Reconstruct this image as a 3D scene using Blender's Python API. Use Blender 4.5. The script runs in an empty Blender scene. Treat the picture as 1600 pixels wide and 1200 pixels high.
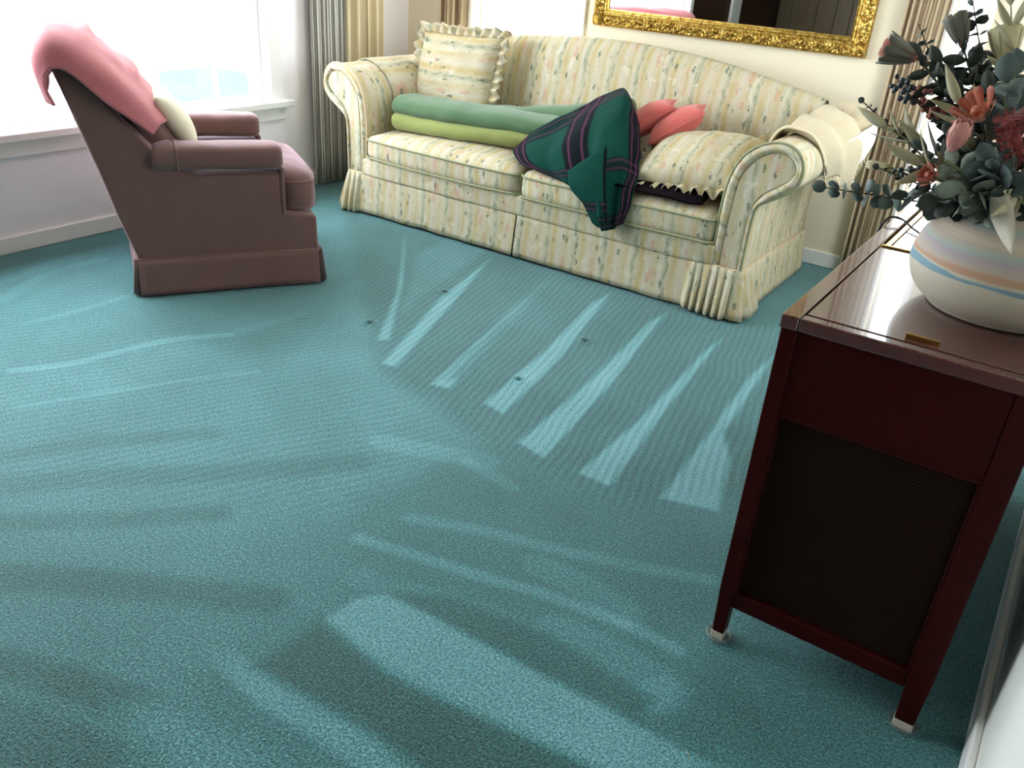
import bpy, bmesh, math, random
import numpy as np
from mathutils import Vector, Matrix, Euler, noise as mnoise

random.seed(7)
rng = np.random.default_rng(7)
S = bpy.context.scene
COL = S.collection
PI = math.pi

# ------------------------------------------------------------------ camera, world, sun, exposure
RW = np.array([[0.8188759419130904, 0.5675974387675881, 0.06881912899225538],
               [0.31244936690963876, -0.34364491652112467, -0.8852451496779824],
               [-0.47882292963653955, 0.7464575643974038, -0.46000098166973385]])
CAM_H, FPX = 1.33, 1320.0
cd = bpy.data.cameras.new('camera'); cam = bpy.data.objects.new('camera', cd); COL.objects.link(cam)
M = Matrix.Identity(4)
for r in range(3):
    M[r][0] = RW[0][r]; M[r][1] = -RW[1][r]; M[r][2] = -RW[2][r]
M[2][3] = CAM_H
cam.matrix_world = M
cd.sensor_width = 36.0; cd.lens = FPX / 1600 * 36.0; cd.clip_start = 0.02
S.camera = cam
w = bpy.data.worlds.new('world'); S.world = w; w.use_nodes = True
bg = w.node_tree.nodes['Background']; bg.inputs[0].default_value = (0.86, 0.94, 1.0, 1); bg.inputs[1].default_value = 7.5
sun = bpy.data.lights.new('sun', 'SUN'); sun.energy = 2.0; sun.angle = 0.02; sun.color = (1, .95, .86)
sob = bpy.data.objects.new('sun', sun); COL.objects.link(sob)
sob.rotation_euler = Vector((-0.35, 0.30, -0.9)).to_track_quat('-Z', 'Y').to_euler()
S.view_settings.view_transform = 'Standard'; S.view_settings.look = 'None'
S.view_settings.gamma = 1.0; S.view_settings.use_curve_mapping = False
S.view_settings.exposure = 1.0
S.cycles.max_bounces = 10; S.cycles.diffuse_bounces = 6; S.cycles.transparent_max_bounces = 12
S.cycles.use_denoising = True
def portal(name, loc, rot, sx, sy):
    l = bpy.data.lights.new(name, 'AREA'); l.shape = 'RECTANGLE'; l.size = sx; l.size_y = sy
    l.cycles.is_portal = True
    o = bpy.data.objects.new(name, l); COL.objects.link(o); o.location = loc; o.rotation_euler = rot
WX, BY, RX = -3.71, 4.29, 0.17          # left wall, back wall, right wall
portal('window_portal', (WX - .09, 1.635, 1.3), (0, -PI / 2, 0), 1.6, 3.07)
portal('window_portal_back', (-2.84, BY + .09, 1.4), (-PI / 2, 0, 0), .72, 1.6)
portal('window_portal_right', (RX + .09, 3.30, 1.425), (0, PI / 2, 0), 1.15, .7)
portal('window_portal_side', (-.61, BY + .09, 1.2), (-PI / 2, 0, 0), .14, 1.8)

# ------------------------------------------------------------------ helpers
WM = {}
def world_of(o): return WM.get(o, Matrix.Identity(4))
def link(o, parent=None, world=None):
    COL.objects.link(o)
    world = world if world is not None else (world_of(parent) if parent else Matrix.Identity(4))
    WM[o] = world
    if parent:
        o.parent = parent
        o.matrix_local = world_of(parent).inverted() @ world
    else:
        o.matrix_world = world
    return o
def tag(o, label=None, cat=None, group=None, kind=None):
    if label: o['label'] = label
    if cat: o['category'] = cat
    if group: o['group'] = group
    if kind: o['kind'] = kind
    return o
def thing(name, loc, label, cat, group=None, rz=0.0):
    o = bpy.data.objects.new(name, None); o.empty_display_size = .1
    link(o, None, Matrix.Translation(Vector(loc)) @ Matrix.Rotation(rz, 4, 'Z'))
    return tag(o, label, cat, group)
def mesh_of(name, verts, faces, mat, smooth=True, uv=None, recalc=True):
    me = bpy.data.meshes.new(name)
    me.from_pydata([tuple(map(float, v)) for v in verts], [], [tuple(f) for f in faces])
    if recalc:
        bm = bmesh.new(); bm.from_mesh(me); bmesh.ops.recalc_face_normals(bm, faces=bm.faces); bm.to_mesh(me); bm.free()
    if smooth: me.polygons.foreach_set('use_smooth', [True] * len(me.polygons))
    if mat: me.materials.append(mat)
    if uv is not None:
        lay = me.uv_layers.new(name='UVMap')
        for p in me.polygons:
            n = p.normal
            for li in p.loop_indices:
                vi = me.loops[li].vertex_index
                lay.data[li].uv = uv(vi, me.vertices[vi].co, n)
    return me
def obj(name, geo, mat, parent=None, smooth=True, uv=None, label=None, bevel=None, sub=0, solid=None, kind=None):
    """geo = (verts, faces) in WORLD coordinates."""
    verts, faces = geo
    pw = world_of(parent) if parent else None
    if parent:
        inv = pw.inverted(); loc = None
        vs = [inv @ Vector(v) for v in verts]
    else:
        a = np.array([tuple(v) for v in verts]); loc = Vector(((a[:, 0].min() + a[:, 0].max()) / 2, (a[:, 1].min() + a[:, 1].max()) / 2, a[:, 2].min()))
        vs = [Vector(v) - loc for v in verts]
    uvw = None
    if uv is not None:
        if parent:
            pr = pw.to_3x3()
            uvw = lambda i, co, n: uv(i, Vector(verts[i]), pr @ n)
        else:
            uvw = lambda i, co, n: uv(i, Vector(verts[i]), n)
    me = mesh_of(name, vs, faces, mat, smooth, uvw)
    o = bpy.data.objects.new(name, me)
    link(o, parent, pw if parent else Matrix.Translation(loc))
    if solid:
        m = o.modifiers.new('solid', 'SOLIDIFY'); m.thickness = solid; m.offset = 0
    if bevel:
        m = o.modifiers.new('bevel', 'BEVEL'); m.width = bevel[0]; m.segments = bevel[1]; m.limit_method = 'ANGLE'; m.angle_limit = .6
        if smooth: o.modifiers.new('wn', 'WEIGHTED_NORMAL').keep_sharp = False
    if sub:
        m = o.modifiers.new('sub', 'SUBSURF'); m.levels = sub; m.render_levels = sub
    return tag(o, label, None, None, kind)
def inst(name, mesh, parent, world):
    o = bpy.data.objects.new(name, mesh); return link(o, parent, world)
def join(*geos):
    V, F = [], []
    for v, f in geos:
        k = len(V); V += list(v); F += [tuple(i + k for i in t) for t in f]
    return V, F
def xf(geo, m): return [m @ Vector(v) for v in geo[0]], geo[1]
def box(x0, x1, y0, y1, z0, z1):
    v = [(x, y, z) for z in (z0, z1) for x, y in ((x0, y0), (x1, y0), (x1, y1), (x0, y1))]
    return v, [(3, 2, 1, 0), (4, 5, 6, 7), (0, 1, 5, 4), (1, 2, 6, 5), (2, 3, 7, 6), (3, 0, 4, 7)]
def prism(poly, fn, t0, t1):
    """poly = 2-d points, fn(a, b, t) -> world; extruded from t0 to t1"""
    n = len(poly)
    v = [fn(a, b, t0) for a, b in poly] + [fn(a, b, t1) for a, b in poly]
    f = [(i, (i + 1) % n, n + (i + 1) % n, n + i) for i in range(n)] + [tuple(range(n))[::-1], tuple(range(n, 2 * n))]
    return v, f
def grid(fn, nu, nv, cu=False, cv=False):
    v = [fn(i / (nu if cu else nu - 1), j / (nv if cv else nv - 1)) for i in range(nu) for j in range(nv)]
    f = []
    for i in range(nu if cu else nu - 1):
        for j in range(nv if cv else nv - 1):
            a, b = i, (i + 1) % nu; c, d = j, (j + 1) % nv
            f.append((a * nv + c, b * nv + c, b * nv + d, a * nv + d))
    return v, f
def catmull(pts, n, closed=False):
    P = [Vector(p) for p in pts]; m = len(P); out = []
    segs = m if closed else m - 1
    for s in range(segs):
        if closed: p0, p1, p2, p3 = P[(s - 1) % m], P[s], P[(s + 1) % m], P[(s + 2) % m]
        else:
            p1, p2 = P[s], P[s + 1]; p0 = P[s - 1] if s else p1 * 2 - p2; p3 = P[s + 2] if s + 2 < m else p2 * 2 - p1
        for k in range(n):
            t = k / n
            out.append(0.5 * ((2 * p1) + (p2 - p0) * t + (2 * p0 - 5 * p1 + 4 * p2 - p3) * t * t + (3 * p1 - p0 - 3 * p2 + p3) * t ** 3))
    if not closed: out.append(P[-1])
    return out
def tube(path, r, n=8, closed=False, caps=True, rfn=None):
    P = [Vector(p) for p in path]; m = len(P); V, F = [], []
    up = None
    for i, p in enumerate(P):
        t = (P[(i + 1) % m] - P[i - 1]) if (closed or 0 < i < m - 1) else (P[1] - P[0] if i == 0 else P[-1] - P[-2])
        if t.length < 1e-9: t = Vector((0, 0, 1))
        t.normalize()
        if up is None:
            a = Vector((0, 0, 1)) if abs(t.z) < .9 else Vector((1, 0, 0)); up = (a - t * a.dot(t)).normalized()
        else:
            up = (up - t * up.dot(t))
            up = up.normalized() if up.length > 1e-6 else t.orthogonal().normalized()
        s = t.cross(up); rr = rfn(i / max(1, m - 1)) if rfn else r
        for k in range(n):
            a = 2 * PI * k / n; V.append(p + (up * math.cos(a) + s * math.sin(a)) * rr)
    for i in range(m if closed else m - 1):
        for k in range(n):
            a, b = i * n, ((i + 1) % m) * n; F.append((a + k, a + (k + 1) % n, b + (k + 1) % n, b + k))
    if caps and not closed: F += [tuple(range(n))[::-1], tuple(range((m - 1) * n, m * n))]
    return V, F
def lathe(prof, c, n=48):
    V = [(c[0] + r * math.cos(2 * PI * k / n), c[1] + r * math.sin(2 * PI * k / n), z) for r, z in prof for k in range(n)]
    F = [(i * n + k, i * n + (k + 1) % n, (i + 1) * n + (k + 1) % n, (i + 1) * n + k) for i in range(len(prof) - 1) for k in range(n)]
    return V, F
def net(rows, nu, nv):
    """smooth cloth through a table of control points (rows x columns)"""
    A = [catmull(r, nv) for r in rows]
    B = [catmull([A[i][j] for i in range(len(rows))], nu) for j in range(len(A[0]))]
    n2 = len(B[0]); V = [B[j][i] for j in range(len(B)) for i in range(n2)]
    F = [(j * n2 + i, (j + 1) * n2 + i, (j + 1) * n2 + i + 1, j * n2 + i + 1) for j in range(len(B) - 1) for i in range(n2 - 1)]
    return V, F, len(B), n2                 # V index = j*n2+i ; j across columns, i along rows
def wob(p, s, a, off=0.0):
    return Vector((mnoise.noise(Vector(p) * s + Vector((off, 3, 1))), mnoise.noise(Vector(p) * s + Vector((7, off, 2))), mnoise.noise(Vector(p) * s + Vector((1, 9, off))))) * a
def rbox(hx, hy, hz, r, n=9, crown=0.0, sag=0.0):
    """rounded box, origin at its centre, crowned top"""
    bm = bmesh.new(); bmesh.ops.create_cube(bm, size=2)
    bmesh.ops.subdivide_edges(bm, edges=bm.edges[:], cuts=n, use_grid_fill=True)
    V = []
    for v in bm.verts:
        p = Vector((v.co.x * hx, v.co.y * hy, v.co.z * hz))
        q = Vector((max(-hx + r, min(hx - r, p.x)), max(-hy + r, min(hy - r, p.y)), max(-hz + r, min(hz - r, p.z))))
        d = p - q
        if d.length > 1e-9: p = q + d.normalized() * r
        k = (1 - (p.x / hx) ** 2) * (1 - (p.y / hy) ** 2)
        if p.z > 0: p.z += crown * max(0, k) ** .7
        V.append(p)
    bm.verts.index_update()
    F = [tuple(x.index for x in f.verts) for f in bm.faces]; bm.free()
    return V, F
def pillow_geo(a, b, t, n=22, pull=.10, seed=0.0, wr=.006):
    """cushion in the XY plane, thickness along z, corners pointed"""
    def side(sg):
        def fn(u, v):
            x, y = 2 * u - 1, 2 * v - 1
            e = max(0, (1 - x * x) * (1 - y * y))
            z = t * (e ** .42) * sg
            X = a * x * (1 - pull * (1 - y * y) * x * x * 0 - pull * (1 - y * y)); Y = b * y * (1 - pull * (1 - x * x))
            p = Vector((X, Y, z)); p.z += sg * wr * (e ** .3) * mnoise.noise(Vector((X * 14 + seed, Y * 9, seed)))
            return p
        return fn
    V1, F1 = grid(side(1), n, n); V2, F2 = grid(side(-1), n, n)
    V, F = join((V1, F1), (V2, [f[::-1] for f in F2]))
    return V, F
def weld(geo, d=1e-4):
    bm = bmesh.new(); vs = [bm.verts.new(v) for v in geo[0]]
    for f in geo[1]:
        try: bm.faces.new([vs[i] for i in f])
        except ValueError: pass
    bmesh.ops.remove_doubles(bm, verts=bm.verts, dist=d); bm.verts.index_update()
    V = [v.co.copy() for v in bm.verts]; F = [tuple(v.index for v in f.verts) for f in bm.faces]; bm.free()
    return V, F
def pillow_edge(a, b, pull, n=24):
    pts = []
    for k in range(4 * n):
        s, t = divmod(k, n); t = 2 * t / n - 1
        x, y = ((t, -1), (1, t), (-t, 1), (-1, -t))[s]
        pts.append(Vector((a * x * (1 - pull * (1 - y * y)), b * y * (1 - pull * (1 - x * x)), 0)))
    return pts
def ruffle_geo(a, b, pull, w_, waves=38, amp=.014):
    E = pillow_edge(a, b, pull, 150); m = len(E); V, F = [], []
    for i, p in enumerate(E):
        x, y = p.x / a, p.y / b
        d = Vector((x ** 5, y ** 5, 0)); d = d.normalized() if d.length > .05 else Vector((x, y, 0)).normalized()
        ph = 2 * PI * waves * i / m + 1.2 * mnoise.noise(p * 9)
        for j in range(4):
            q = j / 3
            V.append(p * .985 + d * (w_ * q * (1 + .12 * math.sin(ph * .5))) + Vector((0, 0, amp * (.25 + q) * math.sin(ph))))
    for i in range(m):
        for j in range(3): F.append((i * 4 + j, ((i + 1) % m) * 4 + j, ((i + 1) % m) * 4 + j + 1, i * 4 + j + 1))
    return V, F
def frame_m(origin, xaxis, yaxis):
    x = Vector(xaxis).normalized(); y = Vector(yaxis); y = (y - x * y.dot(x)).normalized(); z = x.cross(y)
    m = Matrix((x, y, z)).transposed().to_4x4(); m.translation = Vector(origin); return m
def ray(px, py):
    d = np.array([(px - 800) / FPX, (py - 600) / FPX, 1.0]); return RW.T @ d
def floor_pt(px, py):
    d = ray(px, py); t = -CAM_H / d[2]; return (d[0] * t, d[1] * t)
def at(px, py, Y):
    d = ray(px, py); t = Y / d[1]; return Vector((d[0] * t, Y, CAM_H + d[2] * t))

# ------------------------------------------------------------------ materials
def srgb(r, g, b):
    f = lambda c: (c / 255 / 12.92) if c / 255 <= .04045 else ((c / 255 + .055) / 1.055) ** 2.4
    return (f(r), f(g), f(b), 1)
class Mat:
    def __init__(s, name, color=(.8, .8, .8, 1), rough=.7, **kw):
        s.m = bpy.data.materials.new(name); s.m.use_nodes = True; s.t = s.m.node_tree
        s.p = s.t.nodes['Principled BSDF']; s.out = s.t.nodes['Material Output']
        s.set('Base Color', color); s.set('Roughness', rough)
        for k, v in kw.items(): s.set(k.replace('_', ' '), v)
    def set(s, k, v):
        i = s.p.inputs[k]
        if hasattr(v, 'links'): s.t.links.new(v, i)
        else: i.default_value = v
    def n(s, typ, ins=None, out=0, **at_):
        nd = s.t.nodes.new(typ)
        for k, v in at_.items(): setattr(nd, k, v)
        for k, v in (ins or {}).items():
            i = nd.inputs[k]
            if hasattr(v, 'links') and not isinstance(v, bpy.types.Node): s.t.links.new(v, i)
            else: i.default_value = v
        return nd.outputs[out]
    def math(s, op, a, b=0.0, c=None, clamp=False):
        d = {0: a, 1: b}
        if c is not None: d[2] = c
        return s.n('ShaderNodeMath', d, operation=op, use_clamp=clamp)
    def mix(s, f, a, b, mode='MIX'):
        nd = s.t.nodes.new('ShaderNodeMix'); nd.data_type = 'RGBA'; nd.blend_type = mode
        for i, v in ((0, f), (6, a), (7, b)):
            if hasattr(v, 'links'): s.t.links.new(v, nd.inputs[i])
            else: nd.inputs[i].default_value = v
        return nd.outputs[2]
    def ramp(s, f, stops, interp='LINEAR'):
        nd = s.t.nodes.new('ShaderNodeValToRGB'); cr = nd.color_ramp; cr.interpolation = interp
        while len(cr.elements) < len(stops): cr.elements.new(.5)
        for e, (p, c) in zip(cr.elements, stops): e.position = p; e.color = c if len(c) == 4 else (*c, 1)
        s.t.links.new(f, nd.inputs[0]); return nd.outputs[0]
    def coord(s, which='Object'): return s.n('ShaderNodeTexCoord', out={'Generated': 0, 'UV': 2, 'Object': 3}[which])
    def pos(s): return s.n('ShaderNodeNewGeometry', out=0)
    def mapv(s, v, scale=(1, 1, 1), rot=(0, 0, 0), loc=(0, 0, 0)):
        return s.n('ShaderNodeMapping', {0: v, 1: loc, 2: rot, 3: scale})
    def noise(s, v, scale, detail=2, rough=.5, out=0): return s.n('ShaderNodeTexNoise', {'Vector': v, 'Scale': scale, 'Detail': detail, 'Roughness': rough}, out)
    def sep(s, v):
        nd = s.t.nodes.new('ShaderNodeSeparateXYZ'); s.t.links.new(v, nd.inputs[0]); return nd.outputs
    def bump(s, h, strength=.3, dist=.01):
        o = s.n('ShaderNodeBump', {'Height': h, 'Strength': strength, 'Distance': dist}); s.set('Normal', o)
    def attr(s, name): return s.n('ShaderNodeAttribute', out=2, attribute_name=name)

def weave(m, scale=700, strength=.15, dist=.001):
    m.bump(m.noise(m.pos(), scale, 1), strength, dist)

# paint
def paint(name, c, rough=.6):
    m = Mat(name, c, rough); m.bump(m.noise(m.pos(), 90, 3), .08, .002); return m.m
M_WALL = paint('cream_wall_paint', srgb(234, 223, 198))
M_WALL_L = paint('pale_wall_paint', srgb(240, 234, 236))
M_WALL_R = paint('white_wall_paint', srgb(226, 224, 216))
M_TRIM = paint('white_gloss_trim', srgb(240, 238, 234), .35)
M_CEIL = paint('ceiling_paint', srgb(206, 202, 194))

def carpet_mat():
    m = Mat('teal_carpet', rough=.7)
    p = m.pos(); pile = m.attr('pile'); fa = m.attr('fine_a'); fb = m.attr('fine_b')
    x, y, z = m.sep(p)
    # fine brush lines left in the pile by the vacuum's roller
    la = m.math('ADD', m.math('MULTIPLY', x, .975), m.math('MULTIPLY', y, .222))
    la = m.math('ADD', la, m.math('MULTIPLY', m.noise(p, 3.0, 1), .05))
    wa = m.math('SINE', m.math('MULTIPLY', la, 2 * PI / .026))
    lb = m.math('ADD', m.math('MULTIPLY', x, .90), m.math('MULTIPLY', y, -.43))
    lb = m.math('ADD', lb, m.math('MULTIPLY', m.noise(p, 2.5, 1), .08))
    wb = m.math('SINE', m.math('MULTIPLY', lb, 2 * PI / .03))
    big = m.math('MULTIPLY', m.math('SUBTRACT', m.noise(p, 3.5, 3), .5), .5)
    tot = m.math('ADD', pile, m.math('MULTIPLY', m.math('MULTIPLY', wa, fa), .17))
    tot = m.math('ADD', tot, m.math('MULTIPLY', m.math('MULTIPLY', wb, fb), .14))
    tot = m.math('ADD', tot, big)
    g1 = m.noise(p, 165, 2, .8); g2 = m.noise(m.mapv(p, loc=(3, 5, 0)), 300, 1, .6)
    grain = m.math('ADD', m.math('MULTIPLY', m.math('SUBTRACT', g1, .5), 3.2), m.math('MULTIPLY', m.math('SUBTRACT', g2, .5), 1.6))
    t2 = m.math('MULTIPLY_ADD', m.math('ADD', tot, grain), .5, .5, clamp=True)
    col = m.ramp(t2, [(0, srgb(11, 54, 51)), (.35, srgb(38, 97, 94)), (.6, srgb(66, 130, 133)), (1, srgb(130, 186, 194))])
    hue = m.noise(p, 150, 1, .6, out=1)
    col = m.mix(.16, col, hue, 'OVERLAY')
    m.set('Base Color', col); m.set('Sheen Weight', .42); m.set('Sheen Roughness', .4); m.set('Sheen Tint', (.75, .92, 1, 1)); m.set('Specular IOR Level', .35)
    m.bump(m.math('ADD', m.math('ADD', g1, m.math('MULTIPLY', g2, .5)), m.math('MULTIPLY', m.math('MULTIPLY', wa, fa), .1)), .9, .006)
    return m.m
M_CARPET = carpet_mat()

def floral_mat():
    m = Mat('floral_stripe_fabric', rough=.85)
    uv = m.coord('UV'); wobv = m.noise(uv, 9, 2)
    u, v, _ = m.sep(uv)
    u2 = m.math('ADD', u, m.math('MULTIPLY', m.math('SUBTRACT', wobv, .5), .035))
    ph = m.math('FRACT', m.math('DIVIDE', u2, .150))
    cream = srgb(193, 182, 153)
    stripe = m.ramp(ph, [(0, srgb(160, 159, 135)), (.04, srgb(178, 173, 147)), (.08, cream), (.20, srgb(183, 163, 112)), (.27, srgb(187, 171, 129)), (.33, cream), (.42, srgb(198, 192, 174)), (.5, srgb(194, 181, 160)), (.58, cream),
                         (.70, srgb(185, 168, 124)), (.76, srgb(193, 183, 153)), (.84, srgb(198, 192, 172)), (.94, srgb(180, 177, 151)), (1, srgb(160, 159, 135))])
    fade = m.math('MULTIPLY_ADD', m.noise(m.mapv(uv, (16, 9, 1), loc=(2, 7, 0)), 1.0, 2), 3.0, -.75, clamp=True)
    stripe = m.mix(fade, cream, stripe)
    # broken brush strokes along the stripes
    st = m.noise(m.mapv(uv, (62, 20, 1)), 1.0, 3, .6)
    inband = m.math('LESS_THAN', m.math('ABSOLUTE', m.math('SUBTRACT', m.math('FRACT', m.math('ADD', ph, .5)), .5)), .085)
    k1 = m.math('MULTIPLY', m.math('GREATER_THAN', st, .545), inband)
    col = m.mix(m.math('MULTIPLY', k1, .50), stripe, srgb(109, 120, 96))
    st2 = m.noise(m.mapv(uv, (42, 20, 1), loc=(9, 4, 0)), 1.0, 3, .65)
    k2 = m.math('MULTIPLY', m.math('GREATER_THAN', st2, .615), .35)
    col = m.mix(k2, col, srgb(132, 144, 124))
    # flower sprigs: salmon heads with green leaves, in columns
    inflo = m.math('LESS_THAN', m.math('ABSOLUTE', m.math('SUBTRACT', ph, .5)), .2)
    vo = m.n('ShaderNodeTexVoronoi', {'Vector': m.mapv(uv, (24, 10, 1)), 'Scale': 1.0, 'Randomness': 1.0})
    vd = m.math('ADD', vo, m.math('MULTIPLY', m.math('SUBTRACT', m.noise(uv, 95, 2), .5), .55))
    k3 = m.math('MULTIPLY', m.math('LESS_THAN', vd, .27), inflo)
    col = m.mix(m.math('MULTIPLY', k3, .6), col, srgb(193, 144, 122))
    vo2 = m.n('ShaderNodeTexVoronoi', {'Vector': m.mapv(uv, (24, 10, 1), loc=(4.3, 2.2, 0)), 'Scale': 1.0, 'Randomness': 1.0})
    vd2 = m.math('ADD', vo2, m.math('MULTIPLY', m.math('SUBTRACT', m.noise(uv, 120, 2), .5), .5))
    k4 = m.math('LESS_THAN', vd2, .15)
    col = m.mix(m.math('MULTIPLY', k4, .75), col, srgb(78, 96, 80))
    k5 = m.math('MULTIPLY', m.math('GREATER_THAN', m.noise(m.mapv(uv, (20, 13, 1), loc=(1, 8, 0)), 1.0, 3), .64), .4)
    col = m.mix(k5, col, srgb(218, 214, 197))
    m.set('Base Color', col)
    m.bump(m.noise(uv, 260, 2), .12, .002)
    return m.m
M_FLORAL = floral_mat()
M_WELT = Mat('peach_welt_cord', srgb(206, 184, 150), .8).m
M_WELT2 = Mat('green_welt_cord', srgb(150, 152, 118), .8).m

def velvet():
    m = Mat('mauve_velvet', rough=.8)
    n = m.noise(m.pos(), 6, 3)
    m.set('Base Color', m.mix(n, srgb(106, 79, 74), srgb(121, 91, 86)))
    m.set('Sheen Weight', .5); m.set('Sheen Roughness', .4); m.set('Sheen Tint', (.95, .72, .84, 1)); m.set('Specular IOR Level', .15)
    m.bump(m.noise(m.pos(), 600, 1), .12, .001); return m.m
M_MAUVE = velvet()
M_MAUVE_D = Mat('dark_chair_lining', srgb(66, 50, 46), .9).m
M_BLACKBASE = Mat('dark_base', srgb(24, 20, 18), .6).m
def knit(name, c1, c2, sc=.012):
    m = Mat(name, rough=.95); uv = m.coord('UV'); u, v, _ = m.sep(uv)
    a = m.math('SINE', m.math('MULTIPLY', u, 2 * PI / sc)); b = m.math('SINE', m.math('MULTIPLY', v, 2 * PI / (sc * .8)))
    k = m.math('MULTIPLY_ADD', m.math('MULTIPLY', a, b), .5, .5, clamp=True)
    m.set('Base Color', m.mix(k, c1, c2)); m.bump(k, .8, .004); m.set('Sheen Weight', .3); return m.m
M_PINKKNIT = knit('pink_knit', srgb(168, 78, 88), srgb(216, 126, 130))
M_CREAMKNIT = knit('cream_knit', srgb(214, 196, 158), srgb(232, 218, 186), .009)
M_PILLOWC = Mat('ivory_pillow', srgb(214, 206, 182), .85).m
def soft(name, c1, c2, sc=5, bs=120):
    m = Mat(name, rough=.9); m.set('Base Color', m.mix(m.noise(m.pos(), sc, 3), c1, c2)); m.set('Sheen Weight', .2); m.bump(m.noise(m.pos(), bs, 2), .15, .002); return m.m
M_SAGE = soft('sage_quilt', srgb(66, 96, 64), srgb(86, 116, 80))
M_LIME = soft('olive_quilt', srgb(122, 132, 68), srgb(142, 150, 84))
M_SALMON = soft('salmon_satin', srgb(196, 92, 86), srgb(210, 108, 98))
M_LINEN = soft('white_lining', srgb(226, 216, 222), srgb(236, 228, 230))
def plaid():
    m = Mat('teal_plaid_wool', rough=.95); uv = m.coord('UV'); u, v, _ = m.sep(uv)
    def bands(c, spans):
        D, Pk = [(0, (0, 0, 0))], [(0, (0, 0, 0))]; e = .006
        for a, b in spans:
            D += [(max(.001, a), (0, 0, 0)), (a + e, (1, 1, 1)), (b - e, (1, 1, 1)), (b, (0, 0, 0))]
            q = (b - a) * .25; w_ = .005
            for c_ in (a + q, b - q): Pk += [(c_ - w_ - .004, (0, 0, 0)), (c_ - w_, (1, 1, 1)), (c_ + w_, (1, 1, 1)), (c_ + w_ + .004, (0, 0, 0))]
        return m.ramp(c, D), m.ramp(c, Pk)
    d1, p1 = bands(u, [(.0, .12), (.36, .53), (.86, .995)]); d2, p2 = bands(v, [(.0, .15), (.46, .54), (.84, .995)])
    col = m.mix(m.math('MULTIPLY', d1, .9), srgb(5, 58, 49), srgb(10, 7, 16))
    col = m.mix(m.math('MULTIPLY', d2, .6), col, srgb(14, 12, 22))
    col = m.mix(m.math('MULTIPLY', p1, .45), col, srgb(112, 58, 94))
    col = m.mix(m.math('MULTIPLY', p2, .25), col, srgb(112, 58, 94))
    m.set('Base Color', col); m.set('Specular IOR Level', .15); m.bump(m.noise(uv, 500, 2), .25, .002); return m.m
M_PLAID = plaid()
M_DARKPLAID = Mat('dark_plum_wool', srgb(20, 13, 18), .95, Specular_IOR_Level=.05).m
def mahog(name, c1, c2, rough=.25, coat=.6, crough=.12):
    m = Mat(name, rough=rough); p = m.mapv(m.coord('Object'), (26, 2.2, 26))
    n = m.noise(p, 1.5, 5, .6); n2 = m.noise(m.mapv(m.coord('Object'), (180, 6, 180)), 1, 2)
    m.set('Base Color', m.mix(m.math('MULTIPLY_ADD', n2, .4, m.math('MULTIPLY', n, .7)), c1, c2)); m.set('Coat Weight', coat); m.set('Coat Roughness', crough); m.set('Specular IOR Level', .5 if coat > .5 else .1); return m.m
M_MAHOG = mahog('mahogany', srgb(28, 3, 4), srgb(60, 11, 8), .45, .0)
M_MAHOGTOP = mahog('mahogany_top', srgb(60, 26, 25), srgb(92, 46, 42), .25, 1.0, .03)
def grille():
    m = Mat('speaker_cloth', rough=.9); x, y, z = m.sep(m.pos())
    a = m.math('MULTIPLY_ADD', m.math('SINE', m.math('MULTIPLY', z, 2 * PI / .0065)), .5, .5)
    b = m.math('MULTIPLY_ADD', m.math('SINE', m.math('MULTIPLY', x, 2 * PI / .004)), .5, .5)
    k = m.math('MULTIPLY', a, m.math('MULTIPLY_ADD', b, .4, .6))
    m.set('Specular IOR Level', .08); m.set('Base Color', m.mix(k, srgb(14, 8, 7), srgb(46, 28, 20))); m.bump(k, .5, .002); return m.m
M_GRILLE = grille()
M_BRASS = Mat('brass', srgb(196, 158, 84), .3, Metallic=1.0).m
def gold():
    m = Mat('gilt', rough=.32, Metallic=.85)
    n = m.noise(m.pos(), 60, 3)
    m.set('Base Color', m.ramp(n, [(.3, srgb(120, 86, 30)), (.5, srgb(176, 140, 62)), (.7, srgb(220, 192, 116))])); m.bump(m.noise(m.pos(), 240, 2), .3, .002); return m.m
M_GOLD = gold()
M_MIRROR = Mat('mirror_glass', (.9, .9, .9, 1), .01, Metallic=1.0).m
def pane():
    m = Mat('window_glass'); t = m.t
    tr = t.nodes.new('ShaderNodeBsdfTransparent'); gl = t.nodes.new('ShaderNodeBsdfGlossy'); gl.inputs['Roughness'].default_value = .02
    lw = t.nodes.new('ShaderNodeLayerWeight'); pw_ = t.nodes.new('ShaderNodeMath'); pw_.operation = 'POWER'; pw_.inputs[1].default_value = 5; t.links.new(lw.outputs['Facing'], pw_.inputs[0])
    fr = t.nodes.new('ShaderNodeMath'); fr.operation = 'MULTIPLY_ADD'; fr.inputs[1].default_value = .9; fr.inputs[2].default_value = .05; t.links.new(pw_.outputs[0], fr.inputs[0])
    mx = t.nodes.new('ShaderNodeMixShader'); t.links.new(fr.outputs[0], mx.inputs[0]); t.links.new(tr.outputs[0], mx.inputs[1]); t.links.new(gl.outputs[0], mx.inputs[2])
    t.links.new(mx.outputs[0], m.out.inputs[0]); return m.m
M_PANE = pane()
def drape(name, stops, per, transl=.25):
    m = Mat(name, rough=.9); u, v, _ = m.sep(m.coord('UV'))
    f = m.math('FRACT', m.math('DIVIDE', u, per))
    c = m.ramp(f, stops)
    m.set('Base Color', c); m.bump(m.noise(m.coord('UV'), 300, 2), .1, .001)
    t = m.t; tl = t.nodes.new('ShaderNodeBsdfTranslucent'); t.links.new(c, tl.inputs[0])
    mx = t.nodes.new('ShaderNodeMixShader'); mx.inputs[0].default_value = transl
    t.links.new(m.p.outputs[0], mx.inputs[1]); t.links.new(tl.outputs[0], mx.inputs[2]); t.links.new(mx.outputs[0], m.out.inputs[0])
    return m.m
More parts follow.
